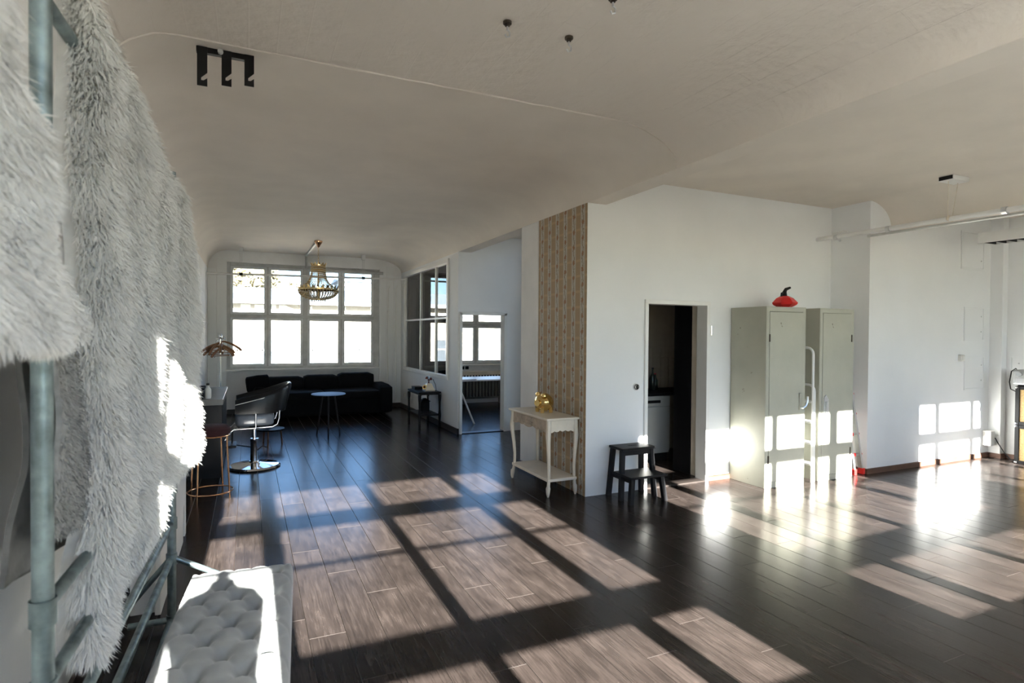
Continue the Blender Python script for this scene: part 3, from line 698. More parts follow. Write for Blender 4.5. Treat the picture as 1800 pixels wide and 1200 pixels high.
# unseen dress form added behind the viewpoint to shade the bench
df = thing('added_shade_form', 'unseen cloth dress form added behind the viewpoint to shade the bench', 'dress form', (-.10, -.22, 0))
rows = []
for z, w_, d_ in tuple((z+.28, w_*1.3, d_) for z, w_, d_ in ((.92, .10, .08), (.94, .135, .10), (1.02, .125, .09), (1.12, .105, .08), (1.25, .125, .10), (1.36, .135, .09), (1.41, .11, .065), (1.43, .06, .05), (1.45, .045, .045), (1.47, .042, .042), (1.475, .03, .03))):
    rows.append([(-.105+w_*math.cos(a*PI/12), -.22+d_*math.sin(a*PI/12), z) for a in range(24)])
mb = MB().surf(rows, closed=True); mb.add(rows[0], [tuple(range(24))]); mb.add(rows[-1], [tuple(range(23, -1, -1))]); mb.build('torso', 'cream', df, smooth=1)
MB().ball((-.105, -.22, 1.775), (.03, .03, .035), 12, 8).build('finial', 'wood_hanger', df, smooth=3)
MB().cyl((-.10, -.22, .1), (-.10, -.22, 1.18), .014, 10).build('pole', 'wood_hanger', df)
for k in range(3):
    a = k*2.094+1.57; MB().tube([(-.10, -.22, .14), (-.10+.10*math.cos(a), -.22+.10*math.sin(a), .08), (-.10+.13*math.cos(a), -.22+.13*math.sin(a), .0)], .012, 8).build('foot', 'wood_hanger', df)
# ================================================================== LEFT / FAR AREA
# bar stool
bs = thing('bar_stool', 'bar stool with copper legs and dark red seat at the black counter', 'stool', (-.33, 6.25, 0))
sc_ = (-.33, 6.25)
MB().lathe([(.02, .60), (.165, .605), (.18, .63), (.178, .665), (.15, .69), (.02, .695)], (*sc_, 0), 26).build('seat', 'red_velvet', bs, smooth=SM)
MB().tube([(sc_[0]+.175*math.cos(a*PI/12), sc_[1]+.175*math.sin(a*PI/12), .60) for a in range(24)], .007, 8, closed=True).build('seat_ring', 'copper', bs, smooth=SM)
for k in range(4):
    a = PI/4+k*PI/2+.25
    MB().cyl((sc_[0]+.17*math.cos(a), sc_[1]+.17*math.sin(a), .60), (sc_[0]+.20*math.cos(a), sc_[1]+.20*math.sin(a), .0), .008, 8).build('leg', 'copper', bs, smooth=SM)
MB().tube([(sc_[0]+.197*math.cos(a*PI/14), sc_[1]+.197*math.sin(a*PI/14), .06) for a in range(28)], .008, 8, closed=True).build('foot_ring', 'copper', bs, smooth=SM)
# black counter
ct = thing('counter', 'black salon counter standing against the left wall', 'counter', (-.45, 7.8, 0))
MB().box(-.69, -.245, 7.0, 8.6, .80, .862).build('top', 'counter_top', ct, bevel=.004)
MB().box(-.68, -.26, 7.04, 7.10, 0, .80).build('end_panel', 'black', ct); MB().box(-.68, -.26, 8.5, 8.56, 0, .80).build('end_panel', 'black', ct)
MB().box(-.275, -.26, 7.10, 8.5, .06, .80).build('front_panel', 'black', ct)
MB().box(-.69, -.66, 7.1, 8.5, 0, .80).build('back_panel', 'black', ct)
bt_ = thing('spray_bottle', 'black and white bottle on the near end of the counter', 'bottle', (-.40, 7.15, .862))
MB().lathe([(.03, 0), (.033, .02), (.033, .10), (.015, .125), (.012, .15)], (-.40, 7.15, .862), 14).build('body', 'plastic_white', bt_, smooth=SM)
MB().box(-.415, -.385, 7.10, 7.17, 1.01, 1.035).build('nozzle', 'black', bt_, bevel=.004)
tb = thing('tool_box', 'small black box on the counter beside the white bottle', 'box', (-.50, 7.2, .862))
MB().box(-.60, -.44, 7.06, 7.40, .862, .96).build('body', 'black_matte', tb, bevel=.006); MB().box(-.605, -.435, 7.055, 7.405, .96, .985).build('lid', 'black_matte', tb, bevel=.006)
# salon chair
sx, sy = .07, 7.45
sc = thing('salon_chair', 'black leather salon chair on a round chrome base', 'salon chair', (sx, sy, 0))
MB().lathe([(.02, 0), (.285, .0), (.29, .012), (.27, .03), (.12, .045), (.06, .06), (.05, .075), (.02, .076)], (sx, sy, 0), 40).build('base', 'chrome', sc, smooth=.5)
MB().lathe([(.02, .06), (.045, .06), (.042, .30), (.046, .31), (.046, .34), (.02, .345)], (sx, sy, 0), 20).build('pump_cylinder', 'chrome', sc, smooth=.5)
MB().cyl((sx, sy, .33), (sx, sy, .50), .022, 14).build('column', 'chrome', sc, smooth=SM)
MB().tube([(sx+.04, sy-.02, .20), (sx+.10, sy-.06, .25), (sx+.16, sy-.10, .24)], .008, 8).build('pump_lever', 'black', sc, smooth=SM)
for yy in (sy-.26, sy+.26):
    MB().tube([(-.30, yy, .38), (-.245, yy, .455), (-.19, yy, .495), (.10, yy, .50), (.30, yy, .505), (.36, yy, .53), (.385, yy, .60), (.39, yy, .69)], .011, 10).build('side_frame', 'chrome', sc, smooth=SM)
    MB().tube([(.085, yy, .49), (.085, yy-.004, .68)], .013, 10).build('arm_post', 'chrome', sc, smooth=SM)
MB().box(.0, .2, sy-.26, sy+.26, .485, .50).build('seat_plate', 'black', sc)
rows = []
def cushion(mb, x0, x1, y0, y1, z0, z1, r=.05, n=6, crown=.02, p=3, e=.35):
    # rounded pillow: superellipse outline stacked in z
    rows = []
    for i in range(n*2+1):
        t = -1+i/n; k = (1-abs(t)**p)**(1/p) if abs(t) < 1 else 0
        zz = (z0+z1)/2+t*(z1-z0)/2; s = 1-(1-k)*r*2/(min(x1-x0, y1-y0)); ring = []
        for q in range(40):
            a = 2*PI*q/40; ca, sa = math.cos(a), math.sin(a)
            ring.append(((x0+x1)/2+(x1-x0)/2*s*math.copysign(abs(ca)**e, ca), (y0+y1)/2+(y1-y0)/2*s*math.copysign(abs(sa)**e, sa), zz))
        rows.append(ring)
    mb.surf(rows, closed=True)
    cz = rows[-1]; o = len(mb.v); mb.add(cz+[((x0+x1)/2, (y0+y1)/2, z1+crown)], [(i, (i+1) % 40, 40) for i in range(40)])
    mb.add(rows[0]+[((x0+x1)/2, (y0+y1)/2, z0)], [((i+1) % 40, i, 40) for i in range(40)]); return mb
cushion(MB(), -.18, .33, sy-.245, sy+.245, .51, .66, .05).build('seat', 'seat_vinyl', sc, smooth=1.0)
path = [(-.17, sy-.27), (.0, sy-.285), (.18, sy-.285), (.31, sy-.26), (.40, sy-.18), (.44, sy-.06), (.44, sy+.06), (.40, sy+.18), (.31, sy+.26), (.18, sy+.285), (.0, sy+.285), (-.17, sy+.27)]
top = [.83, .865, .90, .945, .985, 1.0, 1.0, .985, .945, .90, .865, .83]
sh = []
for i, ((x, y), zt) in enumerate(zip(path, top)):
    a = Vector(path[max(0, i-1)]); b = Vector(path[min(len(path)-1, i+1)]); d = (b-a).normalized(); n = Vector((d.y, -d.x)); th = .032
    lean = .10*max(0, x-.1)/.34
    def P(o_, z): return (x+n.x*o_+lean*(z-.65)/.35, y+n.y*o_, z)
    sh.append([P(-th, .67), P(th, .67), P(th*1.1, zt-.05), P(th*.7, zt-.012), P(0, zt), P(-th*.7, zt-.012), P(-th*1.1, zt-.05)])
m_ = MB().surf(sh, closed=True); m_.add(sh[0], [tuple(range(7))]); m_.add(sh[-1], [tuple(range(6, -1, -1))]); m_.build('back_shell', 'leather', sc, smooth=.9)
MB().tube([(x, y-.034 if y < sy else y+.034, zt-.055) for (x, y), zt in zip(path[:4], top[:4])], .004, 6).build('piping', 'plastic_white', sc)
fr_ = MB(); fr_.tube([(-.12, sy-.05, .48), (-.19, sy-.05, .47), (-.215, sy-.05, .42), (-.215, sy-.05, .30)], .010, 8); fr_.tube([(-.12, sy+.05, .48), (-.19, sy+.05, .47), (-.215, sy+.05, .42), (-.215, sy+.05, .30)], .010, 8); fr_.build('footrest_arm', 'chrome', sc, smooth=SM)
MB().box(-.29, -.16, sy-.16, sy+.16, .265, .295).build('footrest', 'black', sc, bevel=.01)
MB().tube([(-.20, sy, .28), (0.02, sy, .24)], .008, 6).build('footrest_stay', 'black', sc)
for c_ in sc.children:
    if c_.name.split('.')[0] not in ('base', 'pump_cylinder', 'column'):
        for v in c_.data.vertices: v.co.x *= .83
# coat stand with hangers
csx, csy = -.36, 9.2
cs = thing('coat_stand', 'chrome garment stand behind the black counter', 'coat stand', (csx, csy, 0))
MB().lathe([(.02, 0), (.16, 0), (.165, .015), (.03, .03), (.02, .035)], (csx, csy, 0), 24).build('base', 'chrome', cs, smooth=.5)
MB().cyl((csx, csy, .03), (csx, csy, .72), .018, 10).build('lower_tube', 'black', cs, smooth=SM)
MB().cyl((csx, csy, .70), (csx, csy, 1.51), .013, 10).build('pole', 'chrome', cs, smooth=SM)
MB().ball((csx, csy, 1.53), (.026, .026, .035), 12, 8).build('finial', 'chrome', cs, smooth=3)
MB().tube([(csx+.055*math.cos(a*PI/10), csy+.055*math.sin(a*PI/10), 1.50) for a in range(20)], .005, 6, closed=True).build('hanger_ring', 'chrome', cs)
hl = ['pointing to the left wall', 'pointing towards the viewer', 'turned towards the window', 'pointing at the sofa', 'half turned to the left', 'half turned to the right', 'nearest the far wall']
hg0 = None
for k in range(6):
    a = 2*PI*k/6+.2
    def hanger():
        t = thing('coat_hanger', 'x', 'hanger', (0, 0, 0), 'wooden hangers on the coat stand')
        b = MB()
        for s in (-1, 1):
            pts = [(0, 0, 0), (.06, 0, -.02), (.13, 0, -.055), (.20, 0, -.105), (.225, 0, -.135)]
            rr = [(s*x, y, z) for x, y, z in pts]
            b.tube(rr, [.012, .015, .016, .018, .015], 8)
        b.build('shoulder', 'wood_hanger', t, smooth=SM)
        MB().tube([(-.20, 0, -.125), (.20, 0, -.125)], .005, 6).build('trouser_bar', 'wood_hanger', t, smooth=SM)
        MB().tube([(0, 0, .0), (0, 0, .02), (.012, 0, .035), (.018, 0, .05), (.008, 0, .066), (-.008, 0, .066), (-.016, 0, .055)], .0022, 6).build('hook', 'chrome', t)
        for s in (-1, 1): MB().ball((s*.17, 0, -.128), (.012, .007, .016), 8, 5).build('clip', 'chrome', t, smooth=3)
        return t
    if hg0 is None: hg0 = hanger(); t = hg0
    else: t = copy_tree(hg0)
    t.location = (csx+.052*math.cos(a), csy+.052*math.sin(a), 1.46-.016*k); t.rotation_euler = (0, 0, a*.5+k*.9)
    t['label'] = 'brown wooden hanger on the coat stand, ' + hl[k]
# sofa
so = thing('sofa', 'black sofa below the large far window', 'sofa', (1.25, 11.6, 0))
K = dict(p=6, e=.16, crown=.006)
cushion(MB(), .14, 2.52, 11.15, 12.12, .05, .40, .03, **K).build('base', 'black_matte', so, smooth=1)
for a, b in ((.32, 1.30), (1.31, 2.30)): cushion(MB(), a, b, 11.05, 11.9, .36, .50, .03, **K).build('seat_cushion', 'black_matte', so, smooth=1)
for a, b, z in ((.26, .985, .735), (.99, 1.64, .755), (1.645, 2.34, .785)): cushion(MB(), a, b, 11.80, 12.14, .40, z, .04, **K).build('back_cushion', 'black_matte', so, smooth=1)
for a, b in ((.08, .31), (2.31, 2.56)): cushion(MB(), a, b, 11.08, 12.12, .04, .59, .04, **K).build('armrest', 'black_matte', so, smooth=1)
for x in (.2, 2.42):
    for y in (11.2, 12.0): MB().cyl((x, y, 0), (x, y, .06), .022, 8).build('leg', 'black', so)
pw = MB(); cushion(pw, -.20, .20, -.05, .05, -.17, .17, .05, crown=0, p=5, e=.3)
pw.xform(Matrix.Translation((.165, 11.45, .655)) @ Matrix.Rotation(-.12, 4, 'Y') @ Matrix.Rotation(.35, 4, 'X'))
tag(pw.build('throw_pillow', 'black_matte', None, smooth=1), 'black throw pillow leaning on the left end of the sofa', 'pillow')
# coffee table
mat('blue_reflection', (.20, .34, .58), .5, vary=.05, spec=.1)  # window reflection on the table top, painted in as diffuse blue
tx, ty = 1.135, 9.27
cf = thing('coffee_table', 'small round table with a blue window reflection painted on its top in front of the sofa', 'coffee table', (tx, ty, 0))
MB().lathe([(.02, .64), (.25, .64), (.257, .648), (.25, .655), (.02, .655)], (tx, ty, 0), 36).build('top', 'blue_reflection', cf, smooth=.5)
for k in range(3):
    a = k*2.094+.4; MB().cyl((tx+.10*math.cos(a), ty+.10*math.sin(a), .642), (tx+.20*math.cos(a), ty+.20*math.sin(a), 0), .012, 8).build('leg', 'black', cf)
# low stool with a brass leg behind the salon chair
ls = thing('low_side_table', 'small dark round table with brass legs behind the salon chair', 'side table', (.30, 8.84, 0))
MB().lathe([(.02, .21), (.18, .21), (.185, .22), (.18, .23), (.02, .23)], (.30, 8.84, 0), 28).build('top', 'black_gloss', ls, smooth=.5)
for k in range(3):
    a = k*2.094+.2; MB().cyl((.30+.13*math.cos(a), 8.84+.13*math.sin(a), .215), (.30+.15*math.cos(a), 8.84+.15*math.sin(a), 0), .011, 8).build('leg', 'copper', ls)
# chandelier
hx, hy = 1.10, 10.40
ch = thing('chandelier', 'gold crystal chandelier hanging before the far window', 'chandelier', (hx, hy, 2.1))
MB().lathe([(.012, -.115), (.022, -.10), (.03, -.07), (.055, -.04), (.068, -.012), (.068, 0), (.02, 0)], (hx, hy, HC), 20).build('canopy', 'copper', ch, smooth=.6)
lk = MB(); z = 3.06; i = 0
while z > 2.78:
    p = [(hx+(.011*math.cos(a) if i % 2 else 0), hy+(0 if i % 2 else .011*math.cos(a)), z+.019*math.sin(a)) for a in [q*PI/5 for q in range(10)]]
    lk.tube(p, .0028, 5, closed=True); z -= .03; i += 1
lk.build('chain', 'brass', ch)
MB().cyl((hx, hy, 2.16), (hx, hy, 2.80), .012, 10).build('stem', 'brass', ch, smooth=SM)
def ring(r, z, t=.006, hgt=.018):
    return MB().lathe([(r-t, z-hgt/2), (r, z-hgt/2), (r, z+hgt/2), (r-t, z+hgt/2), (r-t, z-hgt/2)], (hx, hy, 0), 40)
ring(.118, 2.735).build('crown_ring', 'brass', ch); ring(.332, 2.335, .008, .026).build('main_ring', 'brass', ch); ring(.125, 2.165).build('lower_ring', 'brass', ch); ring(.12, 2.66, .004, .01).build('crown_ring', 'brass', ch)
def leaves(r, z, n, hh, ww):
    first = None
    for k in range(n):
        a = 2*PI*k/n
        if first is None:
            pts = [(-ww, 0, 0), (ww, 0, 0), (ww*.8, hh*.5, .006), (0, hh, .022), (-ww*.8, hh*.5, .006)]
            v = [(r+o_, t, z+q) for t, q, o_ in pts]; v += [(x-.004, y, zz) for x, y, zz in v]
            mb = MB().add([(hx+x, hy+y, zz) for x, y, zz in v], [(0, 1, 2, 3, 4), (9, 8, 7, 6, 5)]+[(i, (i+1) % 5, 5+(i+1) % 5, 5+i) for i in range(5)])
            mb.v = [(x-hx+ch.location.x, y-hy+ch.location.y, zz) for x, y, zz in mb.v]
            first = mb.build('leaf', 'brass', ch); o = first
        else: o = first.copy(); COL.objects.link(o)
        o.rotation_euler = (0, 0, a)
leaves(.118, 2.742, 12, .055, .022); leaves(.332, 2.345, 26, .062, .024)
bd = MB(); br_ = MB()
OCT = [(1, 0, 0), (0, 1, 0), (-1, 0, 0), (0, -1, 0), (0, 0, 1.2), (0, 0, -1.2)]; OF = [(0, 1, 4), (1, 2, 4), (2, 3, 4), (3, 0, 4), (1, 0, 5), (2, 1, 5), (3, 2, 5), (0, 3, 5)]
def bead(mb, x, y, z, r): mb.add([(x+r*a, y+r*b, z+r*c_) for a, b, c_ in OCT], OF)
for k in range(40):
    a = 2*PI*k/40
    for q in range(22):
        t = q/21; r = .114+.02*t+.19*t**4; zz = 2.72-.37*t
        bead(br_ if q % 2 else bd, hx+r*math.cos(a), hy+r*math.sin(a), zz, .0098)
for k in range(40):
    a = 2*PI*k/40
    for q in range(13):
        t = q/12; r = .325*math.cos(t*1.17); zz = 2.325-.155*math.sin(t*1.35)
        bead(br_ if q % 2 else bd, hx+r*math.cos(a), hy+r*math.sin(a), zz, .0125)
for k in range(22):
    a = 2*PI*k/22
    for q in range(3): bead(bd, hx+.122*math.cos(a), hy+.122*math.sin(a), 2.152-.02*q, .009)
for k in range(24):
    a = 2*PI*k/24
    for q in range(4): bead(br_, hx+.117*math.cos(a), hy+.117*math.sin(a), 2.725-.02*q, .007)
tag(bd.build('crystal_beads', 'crystal', ch), kind='stuff'); tag(br_.build('gilt_beads', 'brass', ch), kind='stuff')
for k in range(6):
    a = k*PI/3; MB().cyl((hx+.14*math.cos(a), hy+.14*math.sin(a), 2.30), (hx+.14*math.cos(a), hy+.14*math.sin(a), 2.42), .012, 8).build('candle', 'plastic_white', ch)
# conduit from chandelier to window head
tag(MB().tube([(hx-.03, hy+.09, HC-.023), (hx-.03, YF-.05, HC-.023), (hx-.03, YF-.03, HC-.05), (hx-.03, YF-.03, 2.9)], .022, 8).build('conduit', 'old_frame', None, smooth=SM), 'grey cable conduit on the ceiling behind the chandelier', 'conduit')
# curtain rail before the far window
rl = thing('curtain_rail', 'white tube rail hanging across the far window', 'rail', (1.15, 11.85, 2.7))
MB().cyl((XL+.005, 11.85, 2.665), (XP-.03, 11.85, 2.715), .02, 10).build('tube', 'white_metal', rl, smooth=SM)
for x in (-.12, 2.12):
    zr = 2.665+.05*(x-XL)/3.7
    MB().box(x-.035, x+.035, 11.80, 11.90, HC-.10, HC).build('ceiling_block', 'white_metal', rl, bevel=.005)
    MB().cyl((x-.015, 11.85, zr), (x-.015, 11.85, HC-.10), .004, 6).build('cord', 'rail_steel', rl); MB().cyl((x+.015, 11.85, zr), (x+.015, 11.85, HC-.10), .004, 6).build('cord', 'rail_steel', rl)
    MB().cyl((x-.03, 11.85, zr), (x+.03, 11.85, zr), .03, 10).build('clip', 'black', rl)
# heating pipes in the corner
for x, z0, z1, lb in ((2.73, .55, 2.60, 'white heating pipe nearest the far window'), (2.90, .12, 2.62, 'white heating pipe in the far right corner')):
    t = thing('heating_pipe', lb, 'pipe', (x, YF-.04, z0), 'heating pipes beside the far window')
    MB().tube([(x, YF-.04, z0), (x, YF-.04, z1-.05), (x+.03, YF-.035, z1)], .014, 8).build('tube', 'paint', t, smooth=SM)
    for z in (1.2, 2.05): MB().cyl((x, YF-.04, z-.015), (x, YF-.04, z+.015), .024, 10).build('bracket', 'paint', t)
tag(MB().tube([(2.30, YF-.02, .57), (2.68, YF-.02, .57), (2.73, YF-.04, .60)], .010, 8).build('heating_branch', 'paint', None, smooth=SM), 'thin white pipe running behind the sofa end', 'pipe')
ws = thing('wall_socket', 'white wall socket low on the partition near the far corner', 'socket', (XP-.01, 12.0, .3))
MB().box(XP-.02, XP, 11.93, 12.01, .26, .34).build('plate', 'plastic_white', ws, bevel=.004); MB().cyl((XP-.021, 11.97, .30), (XP-.015, 11.97, .30), .022, 12).build('cup', 'plastic_white', ws)
# side table with telephone
st = thing('side_table', 'small black two-tier side table under the partition window', 'side table', (2.78, 9.75, 0))
ax0, ax1, ay0, ay1 = 2.60, 2.99, 9.38, 10.12
MB().box(ax0, ax1, ay0, ay1, .575, .605).build('top', 'black', st, bevel=.004); MB().box(ax0+.02, ax1-.02, ay0+.02, ay1-.02, .555, .575).build('apron', 'black', st)
MB().box(ax0+.02, ax1-.02, ay0+.02, ay1-.02, .20, .22).build('shelf', 'black', st)
for x in (ax0+.02, ax1-.02):
    for y in (ay0+.02, ay1-.02): MB().lathe([(.018, 0), (.023, .02), (.018, .10), (.026, .21), (.018, .30), (.02, .42), (.027, .50), (.027, .56)], (x, y, 0), 10).build('leg', 'black', st, smooth=SM)
tp = thing('telephone', 'ivory antique telephone with gold dial on the black side table', 'telephone', (2.84, 9.62, .605))
MB().surf([[(2.84+sx_*w_, 9.62+sy_*d_, z_) for sx_, sy_ in ((-1, -1), (1, -1), (1, 1), (-1, 1))] for w_, d_, z_ in ((.085, .10, .605), (.085, .10, .625), (.06, .07, .68), (.045, .05, .72), (.04, .045, .735))], closed=True).add([(2.80, 9.575, .735), (2.88, 9.575, .735), (2.88, 9.665, .735), (2.80, 9.665, .735)], [(0, 1, 2, 3)]).build('body', 'phone', tp, bevel=.006)
dl = MB(); dl.cyl((2.775, 9.60, .665), (2.755, 9.585, .675), .042, 20); dl.build('dial', 'gold', tp, smooth=SM); MB().cyl((2.754, 9.584, .6755), (2.750, 9.581, .677), .022, 14).build('dial_plate', 'phone_dark', tp)
MB().lathe([(.018, .735), (.010, .75), (.010, .79), (.016, .80), (.004, .805)], (2.84, 9.62, 0), 10).build('cradle_stem', 'phone_dark', tp, smooth=SM)
MB().tube([(2.80, 9.53, .80), (2.84, 9.57, .785), (2.84, 9.62, .80), (2.84, 9.67, .785), (2.86, 9.71, .80)], .007, 8).build('cradle', 'phone_dark', tp, smooth=SM)
hs_ = MB(); hs_.tube([(2.84, 9.50, .835), (2.84, 9.56, .85), (2.84, 9.62, .853), (2.84, 9.68, .85), (2.84, 9.74, .835)], .010, 8); hs_.lathe([(.022, -.03), (.025, -.015), (.015, .005), (.01, .01)], (2.84, 9.495, .83), 10); hs_.lathe([(.022, -.03), (.025, -.015), (.015, .005), (.01, .01)], (2.84, 9.745, .83), 10); hs_.build('handset', 'phone_dark', tp, smooth=SM)
tag(MB().tube([(2.88, 9.50, .81), (2.91, 9.45, .72), (2.92, 9.43, .62), (2.90, 9.45, .61)], .004, 6).build('telephone_cord', 'black', tp))
bk = thing('black_tray', 'flat black box on the left end of the side table', 'box', (2.72, 9.98, .605)); MB().box(2.66, 2.80, 9.86, 10.08, .605, .645).build('body', 'black', bk, bevel=.004); MB().box(2.655, 2.805, 9.855, 10.085, .645, .655).build('lid', 'black', bk, bevel=.003)
ln = thing('lantern', 'black metal lantern with a handle on the lower shelf', 'lantern', (2.78, 9.66, .22))
MB().box(2.69, 2.87, 9.57, 9.75, .22, .245).build('base', 'black', ln, bevel=.004); MB().box(2.71, 2.85, 9.59, 9.73, .245, .42).build('body', 'black_gloss', ln, bevel=.006)
MB().surf([[(2.78+sx_*w_, 9.66+sy_*w_, z_) for sx_, sy_ in ((-1, -1), (1, -1), (1, 1), (-1, 1))] for w_, z_ in ((.085, .42), (.08, .43), (.03, .465), (.025, .475))], closed=True).build('roof', 'black', ln)
MB().tube([(2.71, 9.66, .43), (2.71, 9.66, .51), (2.74, 9.66, .535), (2.82, 9.66, .535), (2.85, 9.66, .51), (2.85, 9.66, .43)], .005, 6).build('handle', 'chrome', ln)

# ================================================================== OFFICE
dk = thing('trestle_desk', 'white desk on trestle legs seen through the office doorway', 'desk', (3.9, 9.9, 0))
MB().box(3.16, 5.0, 9.62, 10.35, .745, .77).build('top', 'desk_white', dk, bevel=.003)
for x in (3.45, 4.7):
    for y0, y1 in ((9.92, 9.62), (10.05, 10.35)):
        for s in (-.0, ): MB().cyl((x, y0, .745), (x+.18, y1-.15 if y1 < 10 else y1, 0), .016, 8).build('leg', 'white_metal', dk)
    MB().box(x-.02, x+.02, 9.85, 10.12, .715, .745).build('trestle_head', 'white_metal', dk)
tag(MB().box(3.20, 3.72, 9.60, 9.90, .7705, .785).build('paper_pad', 'desk_white', None, bevel=.002), 'white paper pad on the left end of the office desk', 'paper')
ju = thing('jug', 'dark red jug with a black looped handle on the office desk', 'jug', (3.40, 10.1, .77))
MB().lathe([(.02, 0), (.06, 0), (.065, .05), (.06, .16), (.05, .19), (.02, .20)], (3.40, 10.1, .77), 16).build('body', 'phone_dark', ju, smooth=SM)
MB().tube([(3.47, 10.1, .80), (3.53, 10.1, .84), (3.545, 10.1, .92), (3.51, 10.1, .99), (3.46, 10.1, .98)], .010, 8).build('handle', 'black', ju, smooth=SM)
ra = thing('radiator', 'old ribbed radiator under the office window', 'radiator', (4.3, 12.2, 0))
sec = None
for k in range(26):
    x = 3.36+.078*k
    if sec is None:
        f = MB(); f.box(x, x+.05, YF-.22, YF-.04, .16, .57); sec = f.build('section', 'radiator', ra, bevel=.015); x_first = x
    else:
        o = sec.copy(); COL.objects.link(o); o.location = (x-x_first, 0, 0)
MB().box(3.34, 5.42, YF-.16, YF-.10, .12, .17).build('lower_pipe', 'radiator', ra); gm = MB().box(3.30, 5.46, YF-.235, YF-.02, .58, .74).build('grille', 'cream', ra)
g0 = None
for k in range(30):
    if g0 is None: g0 = MB().box(3.34, 3.375, YF-.238, YF-.234, .60, .66).build('slot', 'black', gm)
    else: o = g0.copy(); COL.objects.link(o); o.location = (.07*k, 0, 0)
for x in (3.5, 4.4, 5.3): MB().box(x, x+.04, YF-.20, YF-.06, 0, .13).build('foot', 'radiator', ra)
gl = MB()
for k in range(24): pass
sk2 = thing('double_socket', 'pair of black sockets under the office window sill', 'socket', (4.5, YF+.06, .81))
for x in (4.42, 4.53): MB().box(x, x+.08, YF+.052, YF+.07, .775, .845).build('plate', 'black', sk2, bevel=.004)

# ================================================================== CONSOLE TABLE, STOOL, SWITCH
cn = thing('console_table', 'cream carved console table with curved legs by the wallpaper', 'console table', (2.83, 5.4, 0))
cx0, cx1, cy0, cy1 = 2.655, 3.005, 4.93, 5.80
MB().box(cx0-.02, cx1, cy0-.02, cy1+.02, .752, .775).build('top', 'cream', cn, bevel=.008)
def scallop(a0, a1, n, z0, amp):
    return [(a0+(a1-a0)*i/n, z0+amp*(abs(math.sin(i/n*PI*5))*.5+.5*(1-math.sin(i/n*PI)))-amp*.6) for i in range(n+1)]
poly = [(cy0+.01, .752)]+[(a, z) for a, z in scallop(cy0+.01, cy1-.01, 40, .635, -.03)]+[(cy1-.01, .752)]
MB().prism(poly, 'x', cx0+.012, cx0+.03).build('front_apron', 'cream_worn', cn)
poly = [(cx0+.02, .752)]+[(a, z) for a, z in scallop(cx0+.02, cx1-.02, 30, .635, -.025)]+[(cx1-.02, .752)]
MB().prism(poly, 'y', cy0+.012, cy0+.03).build('side_apron', 'cream', cn); MB().prism(poly, 'y', cy1-.03, cy1-.012).build('side_apron', 'cream', cn)
dr = MB().box(cx0+.004, cx0+.013, 5.20, 5.55, .665, .735).build('drawer', 'cream_worn', cn, bevel=.004)
cv = MB(); cv.tube([(cx0-.001, 5.27+.21*t/8, .70-.018*math.sin(t/8*PI*2)*0-.012*abs(t-4)/4) for t in range(9)], .006, 6)
for k in range(9): cv.ball((cx0+.002, 5.30+.019*k, .655-.010*math.cos((k-4)*.4)), (.008, .013, .016), 8, 5)
cv.build('carving', 'cream_worn', dr, smooth=3)
for (x, y, sx_, sy_) in ((cx0+.025, cy0+.025, -1, -1), (cx1-.025, cy0+.025, 1, -1), (cx0+.025, cy1-.025, -1, 1), (cx1-.025, cy1-.025, 1, 1)):
    sx2 = sx_ if sx_ < 0 else .25
    prof_ = [(.752, 0, .026), (.68, .002, .027), (.60, .012, .027), (.52, .008, .022), (.40, -.004, .018), (.28, -.012, .016), (.16, -.010, .016), (.10, -.002, .017), (.085, .004, .024), (.06, .006, .022), (.03, .008, .018), (.0, .006, .010)]
    MB().tube([(x+sx2*o*1.0, y+sy_*o, z) for z, o, r in prof_], [r for z, o, r in prof_], 10).build('leg', 'cream', cn, smooth=SM)
MB().box(cx0+.012, cx1-.008, cy0+.012, cy1-.012, .145, .175).build('shelf', 'cream', cn, bevel=.006)
pg = thing('piggy_bank', 'shiny gold piggy bank on the cream console table', 'piggy bank', (2.84, 5.38, .775))
pc_ = Vector((2.845, 5.37, .882)); q_ = 1.3
MB().ball(pc_, (.075*q_, .085*q_, .072*q_), 28, 18).build('body', 'gold', pg, smooth=3)
for s in (-1, 1): MB().lathe([(.004, .024*q_), (.016*q_, .021*q_), (.025*q_, .008), (.024*q_, -.01), (.004, -.015)], (pc_.x-.03*q_, pc_.y+s*.05*q_-.01, pc_.z+.056*q_), 12).build('ear', 'gold', pg, smooth=SM)
MB().cyl((pc_.x-.06*q_, pc_.y-.03*q_, pc_.z), (pc_.x-.088*q_, pc_.y-.045*q_, pc_.z), .026*q_, 16).build('snout', 'gold', pg, smooth=SM)
for sx_ in (-.05, .05):
    for sy_ in (-.055, .055): MB().cyl((pc_.x+sx_, pc_.y+sy_, .775), (pc_.x+sx_, pc_.y+sy_, .835), .02, 10, .026).build('foot', 'gold', pg, smooth=SM)
